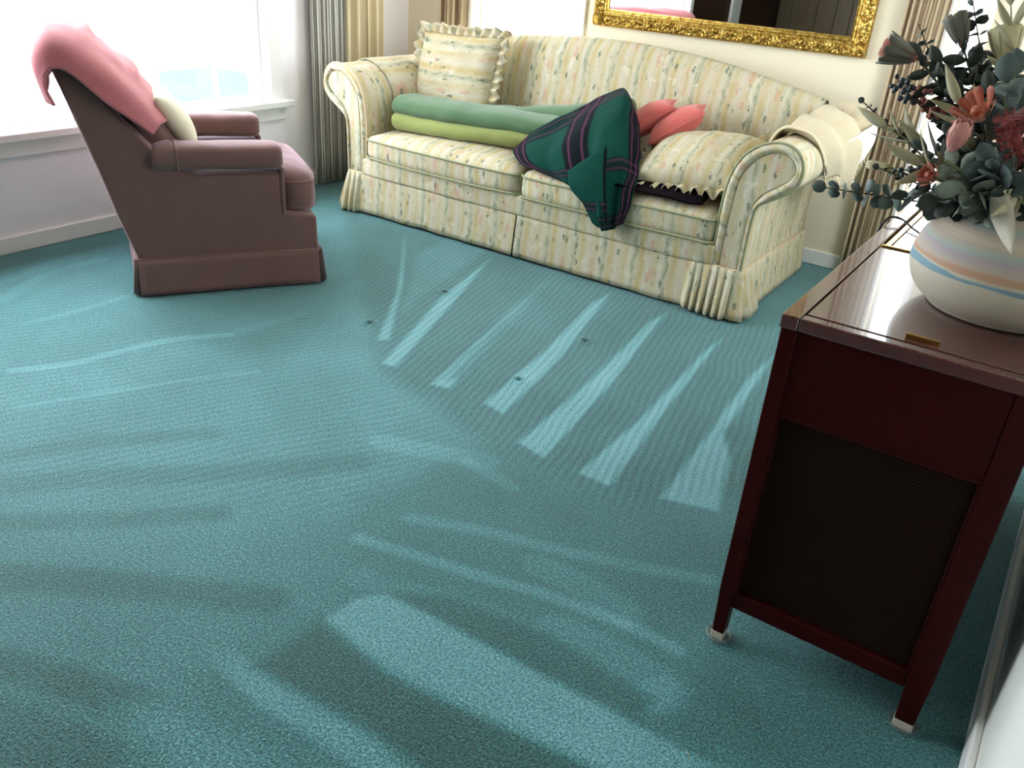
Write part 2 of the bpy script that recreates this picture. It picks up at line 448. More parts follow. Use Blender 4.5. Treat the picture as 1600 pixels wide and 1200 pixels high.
g1, g2, g3 = srgb(142, 140, 134), srgb(240, 236, 228), srgb(190, 186, 178)
M_DRAPE = drape('striped_drape', [(0, g2), (.10, g2), (.13, g1), (.42, g1), (.45, g3), (.52, g3), (.55, g1), (.85, g1), (.88, g2), (1, g2)], .0165, .10)
M_DRAPE2 = drape('cream_drape', [(0, srgb(226, 212, 176)), (.3, srgb(230, 218, 190)), (.34, srgb(170, 152, 112)), (.42, srgb(170, 152, 112)), (.46, srgb(226, 212, 176)), (1, srgb(226, 212, 176))], .12)
M_DRAPE3 = drape('beige_striped_drape', [(0, srgb(206, 188, 156)), (.5, srgb(206, 188, 156)), (.56, srgb(134, 110, 88)), (.9, srgb(134, 110, 88)), (.95, srgb(206, 188, 156)), (1, srgb(206, 188, 156))], .034, .12)
def planks():
    m = Mat('wood_panelling', rough=.5); p = m.mapv(m.pos(), (30, 30, 1.6)); n = m.noise(p, 1, 4, .6)
    m.set('Base Color', m.mix(n, srgb(92, 76, 54), srgb(122, 104, 76))); return m.m
M_PLANK = planks()
M_DARKWOOD = mahog('dark_wood_panel', srgb(40, 26, 18), srgb(66, 42, 28), .5, .1)
M_CONCRETE = paint('pale_concrete', srgb(206, 204, 198), .9)
M_CARWHITE = Mat('white_car_paint', srgb(236, 236, 238), .25, Coat_Weight=.8).m
M_CARGLASS = Mat('dark_car_glass', srgb(78, 94, 110), .6, Specular_IOR_Level=.1).m
M_PALEPL = Mat('pale_plastic', srgb(196, 186, 170), .4).m
M_CLEARPL = Mat('clear_plastic', srgb(140, 156, 158), .2, Alpha=.4).m
M_TYRE = Mat('tyre_rubber', srgb(26, 26, 28), .8).m
M_CHROME = Mat('chrome', srgb(200, 200, 204), .15, Metallic=1.0).m

# ------------------------------------------------------------------ room shell
def wall_with_hole(name, axis, pos, thick, a0, a1, z1, holes, mat):
    """holes = [(a, b, z0, z1)] ; axis 'x' = wall at X=pos running along Y"""
    geos = []
    cur = a0
    for (h0, h1, zb, zt) in sorted(holes):
        geos += [(cur, h0, 0, z1), (h0, h1, 0, zb), (h0, h1, zt, z1)]; cur = h1
    geos.append((cur, a1, 0, z1))
    bs = []
    for (p, q, lo, hi) in geos:
        if q - p < 1e-6 or hi - lo < 1e-6: continue
        bs.append(box(min(pos, pos + thick), max(pos, pos + thick), p, q, lo, hi) if axis == 'x' else box(p, q, min(pos, pos + thick), max(pos, pos + thick), lo, hi))
    o = obj(name, join(*bs), mat, None, smooth=False); return o
CZ = 2.4
REAR = -2.5
LW = (.10, 3.17, .50, 2.1)                       # left window opening
BW = (-3.20, -2.50, .60, 2.2)                    # back-left window
RWN = (2.95, 3.65, .85, 2.0)                      # right window, beyond the console
SW = (-.675, -.535, .30, 2.1)                    # narrow back-right window
tag(wall_with_hole('wall_left', 'x', WX, -.16, REAR - .16, BY + .16, CZ, [LW], M_WALL_L), 'pale painted wall under and around the big window', None, None, 'structure')
tag(wall_with_hole('wall_back', 'y', BY, .16, WX, RX + .16, CZ, [BW, SW], M_WALL), 'cream painted wall behind the floral sofa', None, None, 'structure')
tag(wall_with_hole('wall_right', 'x', RX, .16, REAR - .16, BY, CZ, [RWN], M_WALL_R), 'white painted wall beside the wooden console', None, None, 'structure')
wr = tag(wall_with_hole('wall_rear', 'y', REAR, -.16, WX, RX, CZ, [], M_DARKWOOD), 'wood panelled wall seen in the mirror', None, None, 'structure')
xx = WX + .04; k = 0
pm = {}
while xx < RX - .3:
    wd = (.16, .30, .22, .18, .26)[k % 5]; k += 1
    if wd not in pm: pm[wd] = mesh_of('plank', box(-wd / 2 + .004, wd / 2 - .004, 0, .018, 0, CZ - .02)[0], box(0, 1, 0, 1, 0, 1)[1], M_PLANK, False)
    inst('plank', pm[wd], wr, Matrix.Translation((xx + wd / 2, REAR, .01))); xx += wd
tag(obj('ceiling', box(WX - .16, RX + .16, REAR - .16, BY + .16, CZ, CZ + .1), M_CEIL, None, False), 'flat white ceiling over the room', None, None, 'structure')
# dark wood panelling on the near part of the left wall + white door post (seen in the mirror)
dp = tag(obj('trim_1', box(WX, WX + .02, REAR + .02, -1.2, 0, 2.38), M_DARKWOOD, None, False), 'dark wood panel on the left wall near the rear corner', None, None, 'structure')
tag(obj('trim_2', box(WX, WX + .05, -1.2, -.95, 0, 2.2), M_TRIM, None, False, bevel=(.006, 2)), 'white door post on the left wall, seen in the mirror', None, None, 'structure')
tag(obj('added_dark_panel', box(RX - .02, RX, REAR + .02, .45, 0, 2.38), M_DARKWOOD, None, False), 'dark wood panel on the right wall beside the camera', None, None, 'structure')  # added out of view to absorb bounced light around the camera
tag(obj('trim_3', box(WX, WX + .02, -.95, -.02, 0, 2.38), M_DARKWOOD, None, False), 'dark wood panel on the left wall beside the white post', None, None, 'structure')
def baseboard(name, geo, lab): tag(obj(name, geo, M_TRIM, None, False, bevel=(.005, 2)), lab, None, None, 'structure')
baseboard('baseboard_left', box(WX, WX + .014, -.02, BY, 0, .075), 'white baseboard under the big left window')
baseboard('baseboard_back', box(WX + .014, RX, BY - .014, BY, 0, .075), 'white baseboard behind the sofa')
baseboard('baseboard_right', box(RX - .016, RX, REAR, BY - .014, 0, .085), 'grey-shaded baseboard beside the console')

def window(name, axis, pos, inward, hole, label, casing=.075, sill=True, mull=(), fr=.018):
    a0, a1, z0, z1 = hole
    def B(p0, p1, q0, q1, lo, hi):
        d0, d1 = pos + inward * p0, pos + inward * p1; d0, d1 = min(d0, d1), max(d0, d1)
        return box(d0, d1, q0, q1, lo, hi) if axis == 'x' else box(q0, q1, d0, d1, lo, hi)
    root = bpy.data.objects.new(name, None); mid = (a0 + a1) / 2
    link(root, None, Matrix.Translation((pos, mid, z0) if axis == 'x' else (mid, pos, z0))); tag(root, label, None, None, 'structure')
    # casing on the room side
    if casing:
        for c in ((a0 - casing, a0, z0, z1), (a1, a1 + casing, z0, z1), (a0 - casing, a1 + casing, z1, z1 + casing)):
            obj('casing', B(0, .022, *c[:2], *c[2:]), M_TRIM, root, False, bevel=(.004, 2))
    # sash
    for c in ((a0, a0 + fr, z0, z1), (a1 - fr, a1, z0, z1), (a0 + fr, a1 - fr, z0, z0 + fr), (a0 + fr, a1 - fr, z1 - fr, z1)):
        obj('sash', B(-.10, -.05, *c[:2], *c[2:]), M_TRIM, root, False, bevel=(.004, 2))
    for mm in mull: obj('mullion', B(-.10, -.05, mm - .02, mm + .02, z0 + fr, z1 - fr), M_TRIM, root, False)
    obj('pane', B(-.078, -.072, a0 + fr, a1 - fr, z0 + fr, z1 - fr), M_PANE, root, False)
    if sill:
        obj('sill', B(-.12, .06, a0 - casing - .05, a1 + casing + .05, z0 - .030, z0 + .004), M_TRIM, root, False, bevel=(.006, 3))
        obj('apron', B(0, .018, a0 - casing - .02, a1 + casing + .02, z0 - .10, z0 - .032), M_TRIM, root, False, bevel=(.004, 2))
    return root
window('window_1', 'x', WX, 1, LW, 'large bright white-framed window behind the armchair')
window('window_2', 'y', BY, -1, BW, 'bright window behind the left end of the sofa', casing=.04, sill=True)
window('window_4', 'x', RX, -1, RWN, 'window on the right wall beyond the console')
window('window_3', 'y', BY, -1, SW, 'narrow bright window beside the beige striped drape', casing=.02, sill=False, fr=.02)

# ------------------------------------------------------------------ carpet
def sdf(poly, X, Y):
    P = np.array(poly); n = len(P); d = np.full(X.shape, 1e9); ins = np.zeros(X.shape, bool)
    for i in range(n):
        a, b = P[i], P[(i + 1) % n]; e = b - a; wx, wy = X - a[0], Y - a[1]
        t = np.clip((wx * e[0] + wy * e[1]) / max(1e-12, e @ e), 0, 1)
        d = np.minimum(d, (wx - e[0] * t) ** 2 + (wy - e[1] * t) ** 2)
        c = (a[1] <= Y) != (b[1] <= Y)
        with np.errstate(divide='ignore', invalid='ignore'):
            xi = a[0] + (Y - a[1]) / (b[1] - a[1] if abs(b[1] - a[1]) > 1e-12 else 1e-12) * e[0]
        ins ^= c & (X < xi)
    d = np.sqrt(d); return np.where(ins, -d, d)
def stroke(pts, half, soft_, X, Y):
    d = np.full(X.shape, 1e9)
    for (a, b) in zip(pts[:-1], pts[1:]):
        a, b = np.array(a), np.array(b); e = b - a; wx, wy = X - a[0], Y - a[1]
        t = np.clip((wx * e[0] + wy * e[1]) / max(1e-12, e @ e), 0, 1); d = np.minimum(d, (wx - e[0] * t) ** 2 + (wy - e[1] * t) ** 2)
    return 1 - np.clip((np.sqrt(d) - half) / soft_, 0, 1)
def catmull2(p): return [(q.x, q.y) for q in catmull([Vector((a, b, 0)) for a, b in p], 4)]
def build_carpet():
    st = .0085
    xs = np.arange(WX, RX + st, st); ys = np.arange(-.1, BY + st, st)
    X, Y = np.meshgrid(xs, ys); nx, ny = len(xs), len(ys)
    pile = np.full(X.shape, -.12); fa = np.zeros(X.shape); fb = np.zeros(X.shape)
    Fp = lambda pts: [floor_pt(*p) for p in pts]
    def fill(pts, val, soft_=.012, fade=None):
        s = sdf(Fp(pts), X, Y); k = np.clip(.5 - s / (2 * soft_), 0, 1); k = k * k * (3 - 2 * k)
        pile[:] = pile * (1 - k) + (pile * .2 + val) * k
    def line(pts, half, soft_, val):
        k = stroke(Fp(catmull2(pts)), half, soft_ * (.75 if val > 0 else 1.3), X, Y); k = k * k * (3 - 2 * k); pile[:] = pile + .72 * val * k
    # broad light / dark bands, plus the painted armchair shadow
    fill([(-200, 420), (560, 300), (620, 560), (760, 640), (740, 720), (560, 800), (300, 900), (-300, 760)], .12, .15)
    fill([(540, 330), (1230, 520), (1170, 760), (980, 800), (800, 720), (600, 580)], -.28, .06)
    fill([(220, 440), (520, 440), (500, 500), (420, 560), (250, 520)], -.25, .12)  # soft shadow of the armchair, painted darker into the pile tone
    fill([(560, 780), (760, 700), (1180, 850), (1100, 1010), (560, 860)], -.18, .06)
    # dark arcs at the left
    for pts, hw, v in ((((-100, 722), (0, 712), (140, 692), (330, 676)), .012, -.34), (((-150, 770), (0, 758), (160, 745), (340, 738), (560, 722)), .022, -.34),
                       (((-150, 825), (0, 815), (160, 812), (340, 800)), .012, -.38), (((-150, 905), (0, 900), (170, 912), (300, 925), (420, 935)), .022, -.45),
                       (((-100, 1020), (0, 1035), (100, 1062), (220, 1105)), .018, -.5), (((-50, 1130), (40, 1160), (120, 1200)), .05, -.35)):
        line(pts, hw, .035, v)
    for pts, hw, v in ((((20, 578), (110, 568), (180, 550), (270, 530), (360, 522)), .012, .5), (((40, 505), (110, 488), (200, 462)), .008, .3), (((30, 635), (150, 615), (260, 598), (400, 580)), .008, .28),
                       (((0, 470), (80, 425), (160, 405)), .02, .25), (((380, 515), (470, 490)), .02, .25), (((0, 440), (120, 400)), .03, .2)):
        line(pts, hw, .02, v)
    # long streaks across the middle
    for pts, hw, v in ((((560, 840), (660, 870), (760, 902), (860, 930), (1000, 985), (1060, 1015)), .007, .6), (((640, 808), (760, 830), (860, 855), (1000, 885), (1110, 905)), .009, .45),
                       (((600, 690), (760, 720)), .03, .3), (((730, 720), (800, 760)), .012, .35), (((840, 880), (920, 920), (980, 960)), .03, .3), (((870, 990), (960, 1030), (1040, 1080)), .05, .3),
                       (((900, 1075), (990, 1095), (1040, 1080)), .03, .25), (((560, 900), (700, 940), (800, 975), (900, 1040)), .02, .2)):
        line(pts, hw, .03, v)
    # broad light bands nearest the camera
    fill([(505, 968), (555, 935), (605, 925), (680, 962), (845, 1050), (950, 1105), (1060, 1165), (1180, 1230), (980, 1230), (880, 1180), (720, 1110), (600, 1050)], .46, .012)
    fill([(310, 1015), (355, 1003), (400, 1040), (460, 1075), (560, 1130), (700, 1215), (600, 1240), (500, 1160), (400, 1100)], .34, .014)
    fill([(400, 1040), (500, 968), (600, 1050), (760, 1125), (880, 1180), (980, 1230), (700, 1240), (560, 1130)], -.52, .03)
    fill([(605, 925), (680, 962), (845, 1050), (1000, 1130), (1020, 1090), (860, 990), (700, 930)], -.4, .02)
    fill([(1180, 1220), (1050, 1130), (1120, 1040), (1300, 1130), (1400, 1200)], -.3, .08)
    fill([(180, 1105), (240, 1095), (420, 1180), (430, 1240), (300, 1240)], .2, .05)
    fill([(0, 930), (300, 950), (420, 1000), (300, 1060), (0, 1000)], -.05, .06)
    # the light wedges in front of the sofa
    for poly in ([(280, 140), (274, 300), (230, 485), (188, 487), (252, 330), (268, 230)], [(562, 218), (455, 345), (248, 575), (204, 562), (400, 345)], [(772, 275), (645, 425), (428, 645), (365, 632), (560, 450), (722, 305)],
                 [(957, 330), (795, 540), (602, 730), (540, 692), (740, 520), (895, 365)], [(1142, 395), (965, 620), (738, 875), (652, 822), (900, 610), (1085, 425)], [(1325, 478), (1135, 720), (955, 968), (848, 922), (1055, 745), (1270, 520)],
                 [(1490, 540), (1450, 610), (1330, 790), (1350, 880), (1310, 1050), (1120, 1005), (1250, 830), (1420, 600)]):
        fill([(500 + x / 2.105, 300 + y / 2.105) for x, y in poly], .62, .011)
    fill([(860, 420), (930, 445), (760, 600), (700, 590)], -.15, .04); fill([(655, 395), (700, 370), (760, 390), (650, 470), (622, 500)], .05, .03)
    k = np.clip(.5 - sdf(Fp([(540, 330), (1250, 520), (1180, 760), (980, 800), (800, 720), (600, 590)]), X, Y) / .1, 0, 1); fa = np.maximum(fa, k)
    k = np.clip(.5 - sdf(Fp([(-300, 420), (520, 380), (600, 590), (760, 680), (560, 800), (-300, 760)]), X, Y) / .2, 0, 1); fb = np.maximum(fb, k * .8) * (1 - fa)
    Z = np.zeros(X.shape); dent = np.zeros(X.shape)
    for p in ((695, 456), (578, 504), (915, 532), (812, 592)):
        c = floor_pt(*p); r2 = (X - c[0]) ** 2 + (Y - c[1]) ** 2; g = np.exp(-r2 / (2 * .007 ** 2)); Z -= .014 * g; pile -= 1.8 * g
        Z += .004 * np.exp(-((np.sqrt(r2) - .02) ** 2) / (2 * .008 ** 2))
    V = np.stack([X, Y, Z], -1).reshape(-1, 3)
    i = np.arange(nx - 1)[None, :] + nx * np.arange(ny - 1)[:, None]
    F = np.stack([i, i + 1, i + nx + 1, i + nx], -1).reshape(-1, 4)
    me = bpy.data.meshes.new('floor'); me.vertices.add(len(V)); me.vertices.foreach_set('co', V.ravel().astype(np.float32))
    me.loops.add(F.size); me.loops.foreach_set('vertex_index', F.ravel().astype(np.int32)); me.polygons.add(len(F))
    me.polygons.foreach_set('loop_start', np.arange(0, F.size, 4, dtype=np.int32)); me.polygons.foreach_set('use_smooth', np.ones(len(F), bool))
    me.update(calc_edges=True)
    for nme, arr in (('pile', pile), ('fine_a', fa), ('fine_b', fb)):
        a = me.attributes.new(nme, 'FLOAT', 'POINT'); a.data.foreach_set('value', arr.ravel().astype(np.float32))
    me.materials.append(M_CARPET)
    o = bpy.data.objects.new('floor', me); link(o); tag(o, 'teal carpet with light vacuum strokes all over the floor', None, None, 'structure')
    sub = obj('subfloor', box(WX - .16, RX + .16, REAR - .16, BY + .16, -.12, -.03), M_CONCRETE, o, False)
    rear = obj('carpet_rear', grid(lambda u, v: Vector((WX + u * (RX - WX), REAR + v * (2.4), 0)), 30, 20), M_CARPET, o)
build_carpet()

# ------------------------------------------------------------------ sofa
SCX = -2.135
sofa = thing('sofa', (SCX, 3.7, 0), 'long cream camelback sofa in faded floral stripe with skirt', 'sofa')
def uv_sofa(i, co, n):
    if abs(n.x) > .62 and abs(n.x) > abs(n.y) * .9: return (co.y * 1.0 + .03, co.z + abs(co.x) * .4)
    return (co.x, co.z + (co.y if abs(n.z) > .3 else co.y * .6))
ARM = [(.97, .20), (.972, .32), (.97, .427), (.974, .518), (.99, .60), (1.024, .668), (1.077, .714), (1.14, .738), (1.2, .733), (1.243, .704), (1.26, .664), (1.262, .617), (1.242, .577), (1.196, .541), (1.142, .508), (1.112, .479), (1.104, .415), (1.101, .301), (1.10, .20)]
INN = [(1.008, .215), (1.01, .308), (1.014, .409), (1.019, .507), (1.030, .584), (1.07, .648), (1.13, .690), (1.189, .692), (1.222, .671), (1.232, .644), (1.225, .615), (1.184, .581), (1.129, .541), (1.102, .500), (1.088, .453), (1.083, .355), (1.082, .215)]
def arm(sg):
    P = [Vector((u, z, 0)) for u, z in ARM]
    Q = [(p.x, p.y) for p in catmull(P, 3)]
    f = lambda a, b, t: Vector((SCX + sg * a, t, b))
    n = len(Q); rows = [(3.278, 1.0, 0), (3.30, 1, 0)] + [(3.30 + .80 * k / 8, 1, 0) for k in range(1, 9)]
    V, F = [], []
    for (y, _, _) in rows:
        for k, (a, b) in enumerate(Q):
            wv = .006 * mnoise.noise(Vector((a * 6, b * 6, y * 5 + sg)))
            V.append(f(a + wv, b + wv, y))
    for r in range(len(rows) - 1):
        for k in range(n - 1): F.append((r * n + k, r * n + k + 1, (r + 1) * n + k + 1, (r + 1) * n + k))
    F.append(tuple((len(rows) - 1) * n + k for k in range(n)))
    # gathered border: from outer edge, puffed forward, back to the inner edge
    I = [(p.x, p.y) for p in catmull([Vector((u, z, 0)) for u, z in INN], 3)]
    def samp(L, m):
        d = [0]
        for a, b in zip(L[:-1], L[1:]): d.append(d[-1] + math.dist(a, b))
        out = []; j = 0
        for k in range(m):
            s = d[-1] * k / (m - 1)
            while j < len(L) - 2 and d[j + 1] < s: j += 1
            t = (s - d[j]) / max(1e-9, d[j + 1] - d[j]); out.append((L[j][0] + (L[j + 1][0] - L[j][0]) * t, L[j][1] + (L[j + 1][1] - L[j][1]) * t))
        return out
    m = 64; A, B = samp(Q, m), samp(I, m)
    ao = obj('arm', (V, F), M_FLORAL, sofa, uv=uv_sofa)
    def ring(u, v):
        k = min(m - 1, int(round(u * (m - 1)))); a, b = A[k], B[k]
        puff = .020 * math.sin(PI * v) + .003 * math.sin(k * 1.9) * math.sin(PI * v)
        return f(a[0] + (b[0] - a[0]) * v, a[1] + (b[1] - a[1]) * v, 3.278 - puff + .004 * v)
    obj('arm_border', grid(ring, m, 7), M_FLORAL, ao, uv=lambda i, co, n_: (co.z * .9 + co.x * .7, co.x))
    c = [f(a, b, 3.271) for a, b in B]
    obj('arm_front_panel', (c, [tuple(range(len(c)))]), M_FLORAL, ao, smooth=False, uv=lambda i, co, n_: (co.x, co.z))
    obj('welt', tube([f(a, b, 3.274) for a, b in A], .0055, 7), M_WELT2 if sg > 0 else M_WELT, ao)
    obj('welt', tube([f(a, b, 3.277) for a, b in B], .004, 6), M_WELT, ao)
    return ao
arm(1); arm(-1)
# separate fitted cover on the left arm
def acov(u, v):
    Q = catmull([Vector((a, b, 0)) for a, b in ARM[3:14]], 2); k = u * (len(Q) - 1); i = min(int(k), len(Q) - 2); p = Q[i].lerp(Q[i + 1], k - i)
    c = Vector((1.12, .60, 0)); d = (p - c).normalized(); p = p + d * .008
    return Vector((SCX - p.x, 3.48 + .56 * v + .01 * mnoise.noise(Vector((u * 4, 0, 0))), p.y + .004 * mnoise.noise(Vector((u * 9, v * 5, 2)))))
obj('arm_cover', grid(acov, 30, 14), M_FLORAL, sofa, uv=lambda i, co, n: (co.x + .06, co.y), solid=.006)
# camel back
def topz(u):
    a = abs(u); return .945 - .022 * (a / .45) ** 2 if a < .45 else (.923 - .105 * ((a - .45) / .62) ** 1.25)
def back(u, v):
    x = -1.085 + 2.17 * u; zt = topz(x)
    prof = [(3.90, .28), (3.905, .40), (3.935, .50), (3.965, .62), (3.995, zt - .10), (4.01, zt - .035), (4.035, zt - .006), (4.065, zt), (4.095, zt - .012), (4.115, zt - .05), (4.125, zt - .2), (4.13, .4), (4.13, .06)]
    k = v * (len(prof) - 1); i = min(int(k), len(prof) - 2); t = k - i
    y = prof[i][0] + (prof[i + 1][0] - prof[i][0]) * t; z = prof[i][1] + (prof[i + 1][1] - prof[i][1]) * t
    if v < .5: y -= .028 * math.sin(PI * min(1, v / .45)) * (1 - (x / 1.1) ** 4)
    y += .006 * mnoise.noise(Vector((x * 5, z * 5, 1)))
    return Vector((SCX + x, y, z))
bk = obj('backrest', grid(back, 56, 37), M_FLORAL, sofa, uv=lambda i, co, n: (co.x, co.z))
obj('welt', tube([back(k / 60, 9 / 12) for k in range(61)], .005, 6), M_WELT, bk)
# deck, front rail
obj('seat_deck', box(SCX - .985, SCX + .985, 3.29, 3.92, .10, .285), M_FLORAL, sofa, False, uv=uv_sofa)
rail = xf(rbox(.985, .022, .048, .018, 12), Matrix.Translation((SCX, 3.272, .25)))
obj('front_rail', ([v + Vector((0, -.006 * mnoise.noise(Vector((v.x * 7, 0, 3))), 0)) for v in rail[0]], rail[1]), M_FLORAL, sofa, uv=uv_sofa)
for (x0, x1) in ((SCX - .968, SCX - .002), (SCX + .002, SCX + .968)):
    hx = (x1 - x0) / 2; cx = (x0 + x1) / 2
    g = rbox(hx, .325, .068, .045, 13, .032)
    g = ([v + Vector((0, -.012 * (1 - (v.x / hx) ** 2), 0)) * (1 if v.y < 0 else 0) + wob(v, 5, .006, cx) for v in g[0]], g[1])
    mt = Matrix.Translation((cx, 3.575, .352))
    cu = obj('seat_cushion', xf(g, mt), M_FLORAL, sofa, uv=uv_sofa)
    loop = []
    for sx, sy in ((-1, -1), (1, -1), (1, 1), (-1, 1)):
        for t in range(6):
            an = math.atan2(sy, sx) - PI / 4 + (PI / 2) * t / 5
            loop.append((sx * (hx - .04) + .041 * math.cos(an), sy * (.325 - .04) + .041 * math.sin(an)))
    full = []
    for a, b in zip(loop, loop[1:] + loop[:1]):
        for t in range(6): full.append((a[0] + (b[0] - a[0]) * t / 6, a[1] + (b[1] - a[1]) * t / 6))
    for zz in (.034, -.05):
        obj('welt', tube([mt @ (Vector((x, y - (.012 * (1 - (x / hx) ** 2) if y < 0 else 0), zz + (.007 if zz > 0 else 0))) + wob((x, y, zz), 5, .006, cx)) for x, y in full], .005, 6, closed=True), M_WELT2, cu)
# skirt: four panels hanging from the welt line
def skirt_panel(pts, pleats=None, flare=.02, waves=.006, seed=0, zt=.212, zb=.012):
    """pts: path along the top edge (x,y); outward = right-hand normal of the path"""
    P = [Vector((p[0], p[1], 0)) for p in pts]; d = [0]
    for a, b in zip(P[:-1], P[1:]): d.append(d[-1] + (b - a).length)
    L = d[-1]; n = max(24, int(L / .0038)); V = []
    for k in range(n):
        s = L * k / (n - 1); j = 0
        while j < len(P) - 2 and d[j + 1] < s: j += 1
        t = (s - d[j]) / (d[j + 1] - d[j]); p = P[j].lerp(P[j + 1], t)
        def tan(jj): return (P[jj + 1] - P[jj]).normalized()
        tg = tan(j)
        if t < .5 and j > 0: tg = tan(j - 1).lerp(tg, .5 + t)
        if t > .5 and j < len(P) - 2: tg = tg.lerp(tan(j + 1), t - .5)
        o = Vector((tg.y, -tg.x, 0)).normalized()
        for q in range(9):
            v = q / 8; off = flare * v + waves * v * mnoise.noise(Vector((s * 9, seed, v)))
            if pleats:
                for (s0, s1) in pleats:
                    if s0 <= s <= s1:
                        per = (s - s0) / (s1 - s0); c = per * max(3, round((s1 - s0) / .034)); fr = c - math.floor(c)
                        off += (.006 + .036 * v) * (fr if fr < .82 else (1 - fr) / .18 * .82) + .012 * v * math.sin(PI * per)
            z = zt + (zb - zt) * v + .004 * v * mnoise.noise(Vector((s * 6, seed + 5, 0)))
            V.append(p + o * off + Vector((0, 0, z)))
    F = [(k * 9 + q, (k + 1) * 9 + q, (k + 1) * 9 + q + 1, k * 9 + q + 1) for k in range(n - 1) for q in range(8)]
    return V, F
xl, xr, yf, yb = SCX - 1.105, SCX + 1.105, 3.262, 4.13
def cor(cx, cy, a0, a1, r=.03): return [(cx + r * math.cos(a0 + (a1 - a0) * k / 5), cy + r * math.sin(a0 + (a1 - a0) * k / 5)) for k in range(6)]
cr = cor(xr - .03, yf + .03, -PI / 2, 0); cl = cor(xl + .03, yf + .03, -PI, -PI / 2)
path_r = [(SCX + .004, yf - .002)] + cr + [(xr, yb)]
Lr = xr - .03 - SCX
obj('skirt', skirt_panel(path_r, [(Lr - .20, Lr + .20)], seed=1), M_FLORAL, sofa, uv=uv_sofa, solid=.004)
path_l = [(xl, yb)] + cl + [(SCX - .006, yf)]
Ll = yb - yf - .03
obj('skirt', skirt_panel(path_l, [(Ll - .12, Ll + .12)], seed=2), M_FLORAL, sofa, uv=uv_sofa, solid=.004)
obj('skirt_gusset', skirt_panel([(SCX - .07, yf + .01), (SCX + .07, yf + .01)], None, .008, .002, 5), M_FLORAL, sofa, uv=uv_sofa, solid=.003)
obj('welt', tube([Vector((x, y - (0), .213)) for x, y in [(xl, yb)] + cl + cr + [(xr, yb)]], .0045, 6), M_WELT, sofa, label='peach welt above the skirt')
for sx in (-1, 1):
    for yy in (3.36, 4.05): obj('leg', prism([(-.025, -.025), (.025, -.025), (.025, .025), (-.025, .025)], lambda a, b, t, sx=sx, yy=yy: Vector((SCX + sx * 1.0 + a * (1 if t else .7), yy + b * (1 if t else .7), .11 if t else 0)), 0, 1), M_BLACKBASE, sofa, False)

# ------------------------------------------------------------------ things on the sofa
# large square floral cushion with ruffle, left
mt = frame_m((-2.93, 3.77, .685), (1, .10, 0.02), (0.02, .36, 1))
bp = thing('throw_pillow', (-2.93, 3.77, .48), 'big square floral pillow with ruffle propped in left sofa corner', 'pillow')
obj('pillow', xf(weld(pillow_geo(.245, .225, .085, 24, .06, 1.0, .012)), mt), M_FLORAL, bp, uv=lambda i, co, n: (co.z + .05, co.x))
obj('ruffle', xf(ruffle_geo(.245, .225, .06, .052), mt), M_FLORAL, bp, uv=lambda i, co, n: (co.z + co.x, co.x), solid=.003)
# floral cushion, right, lying against the arm
mt = frame_m((-1.395, 3.555, .545), (1, .08, .10), (-.06, 1, .30))
fp = thing('throw_pillow', (-1.395, 3.555, .45), 'plump floral pillow with frilled front edge lying beside right arm', 'pillow')
obj('pillow', xf(weld(pillow_geo(.25, .225, .105, 24, .06, 4.0, .014)), mt), M_FLORAL, fp, uv=lambda i, co, n: (co.x + .04, co.y + co.z))
obj('ruffle', xf(ruffle_geo(.25, .225, .06, .055, 34, .016), mt), M_FLORAL, fp, uv=lambda i, co, n: (co.x + co.y, co.y), solid=.003)
# two small salmon cushions
for (c, xa, ya, lab) in (((-1.605, 3.73, .655), (.80, .30, .60), (-.30, .90, .05), 'salmon pink cushion nearer the right arm, corner pointing up'),
                         ((-1.765, 3.76, .650), (.80, .34, .62), (-.34, .90, .05), 'salmon pink cushion half hidden behind the plaid blanket')):
    mt = frame_m(c, xa, ya); t_ = thing('throw_pillow', (c[0], c[1], .5), lab, 'pillow')
    obj('pillow', xf(weld(pillow_geo(.14, .115, .062, 18, .10, c[0], .006)), mt), M_SALMON, t_)
    obj('welt', xf(tube(pillow_edge(.14, .115, .10, 12), .004, 6, closed=True), mt), M_SALMON, t_)
# folded green quilt: sage over olive, plus the bunched roll behind
qt = thing('quilt', (-2.4, 3.6, .44), 'long rolled green quilt, sage on top and olive beneath, along the seat', 'quilt')
def sweep(path, prof, n=20, m=70, seed=0.):
    P = catmull(path, m // (len(path) - 1)); N = len(P)
    def fn(u, v):
        k = u * (N - 1); i = min(int(k), N - 2); p = P[i].lerp(P[i + 1], k - i)
        t = (P[min(N - 1, i + 2)] - P[max(0, i - 1)]).normalized(); s = Vector((-t.y, t.x, 0)).normalized()
        w_, h_ = prof(u); e = min(1, (min(u, 1 - u) / .05)); e = math.sqrt(max(0, 1 - (1 - e) ** 2))
        a = 2 * PI * v; ca, sa = math.cos(a), math.sin(a)
        q = p + s * (w_ * e * math.copysign(abs(ca) ** .75, ca)) + Vector((0, 0, h_ * e * math.copysign(abs(sa) ** .8, sa)))
        return q + wob(q, 9, .008 * e, seed)
    return grid(fn, N, n, cv=True)
obj('olive_layer', sweep([(-3.05, 3.475, .485), (-2.7, 3.50, .492), (-2.3, 3.58, .50), (-1.95, 3.70, .50)], lambda u: (.13, .052), seed=1), M_LIME, qt, label='olive green lower layer')
obj('sage_layer', sweep([(-3.06, 3.48, .560), (-2.7, 3.51, .560), (-2.3, 3.59, .560), (-1.95, 3.69, .565)], lambda u: (.13, .050), seed=2), M_SAGE, qt, label='sage green upper layer')
obj('rear_roll', sweep([(-2.98, 3.70, .55), (-2.6, 3.74, .545), (-2.2, 3.76, .585), (-1.86, 3.76, .645)], lambda u: (.07 + .06 * u, .04 + .058 * u * u), seed=3), M_SAGE, qt)
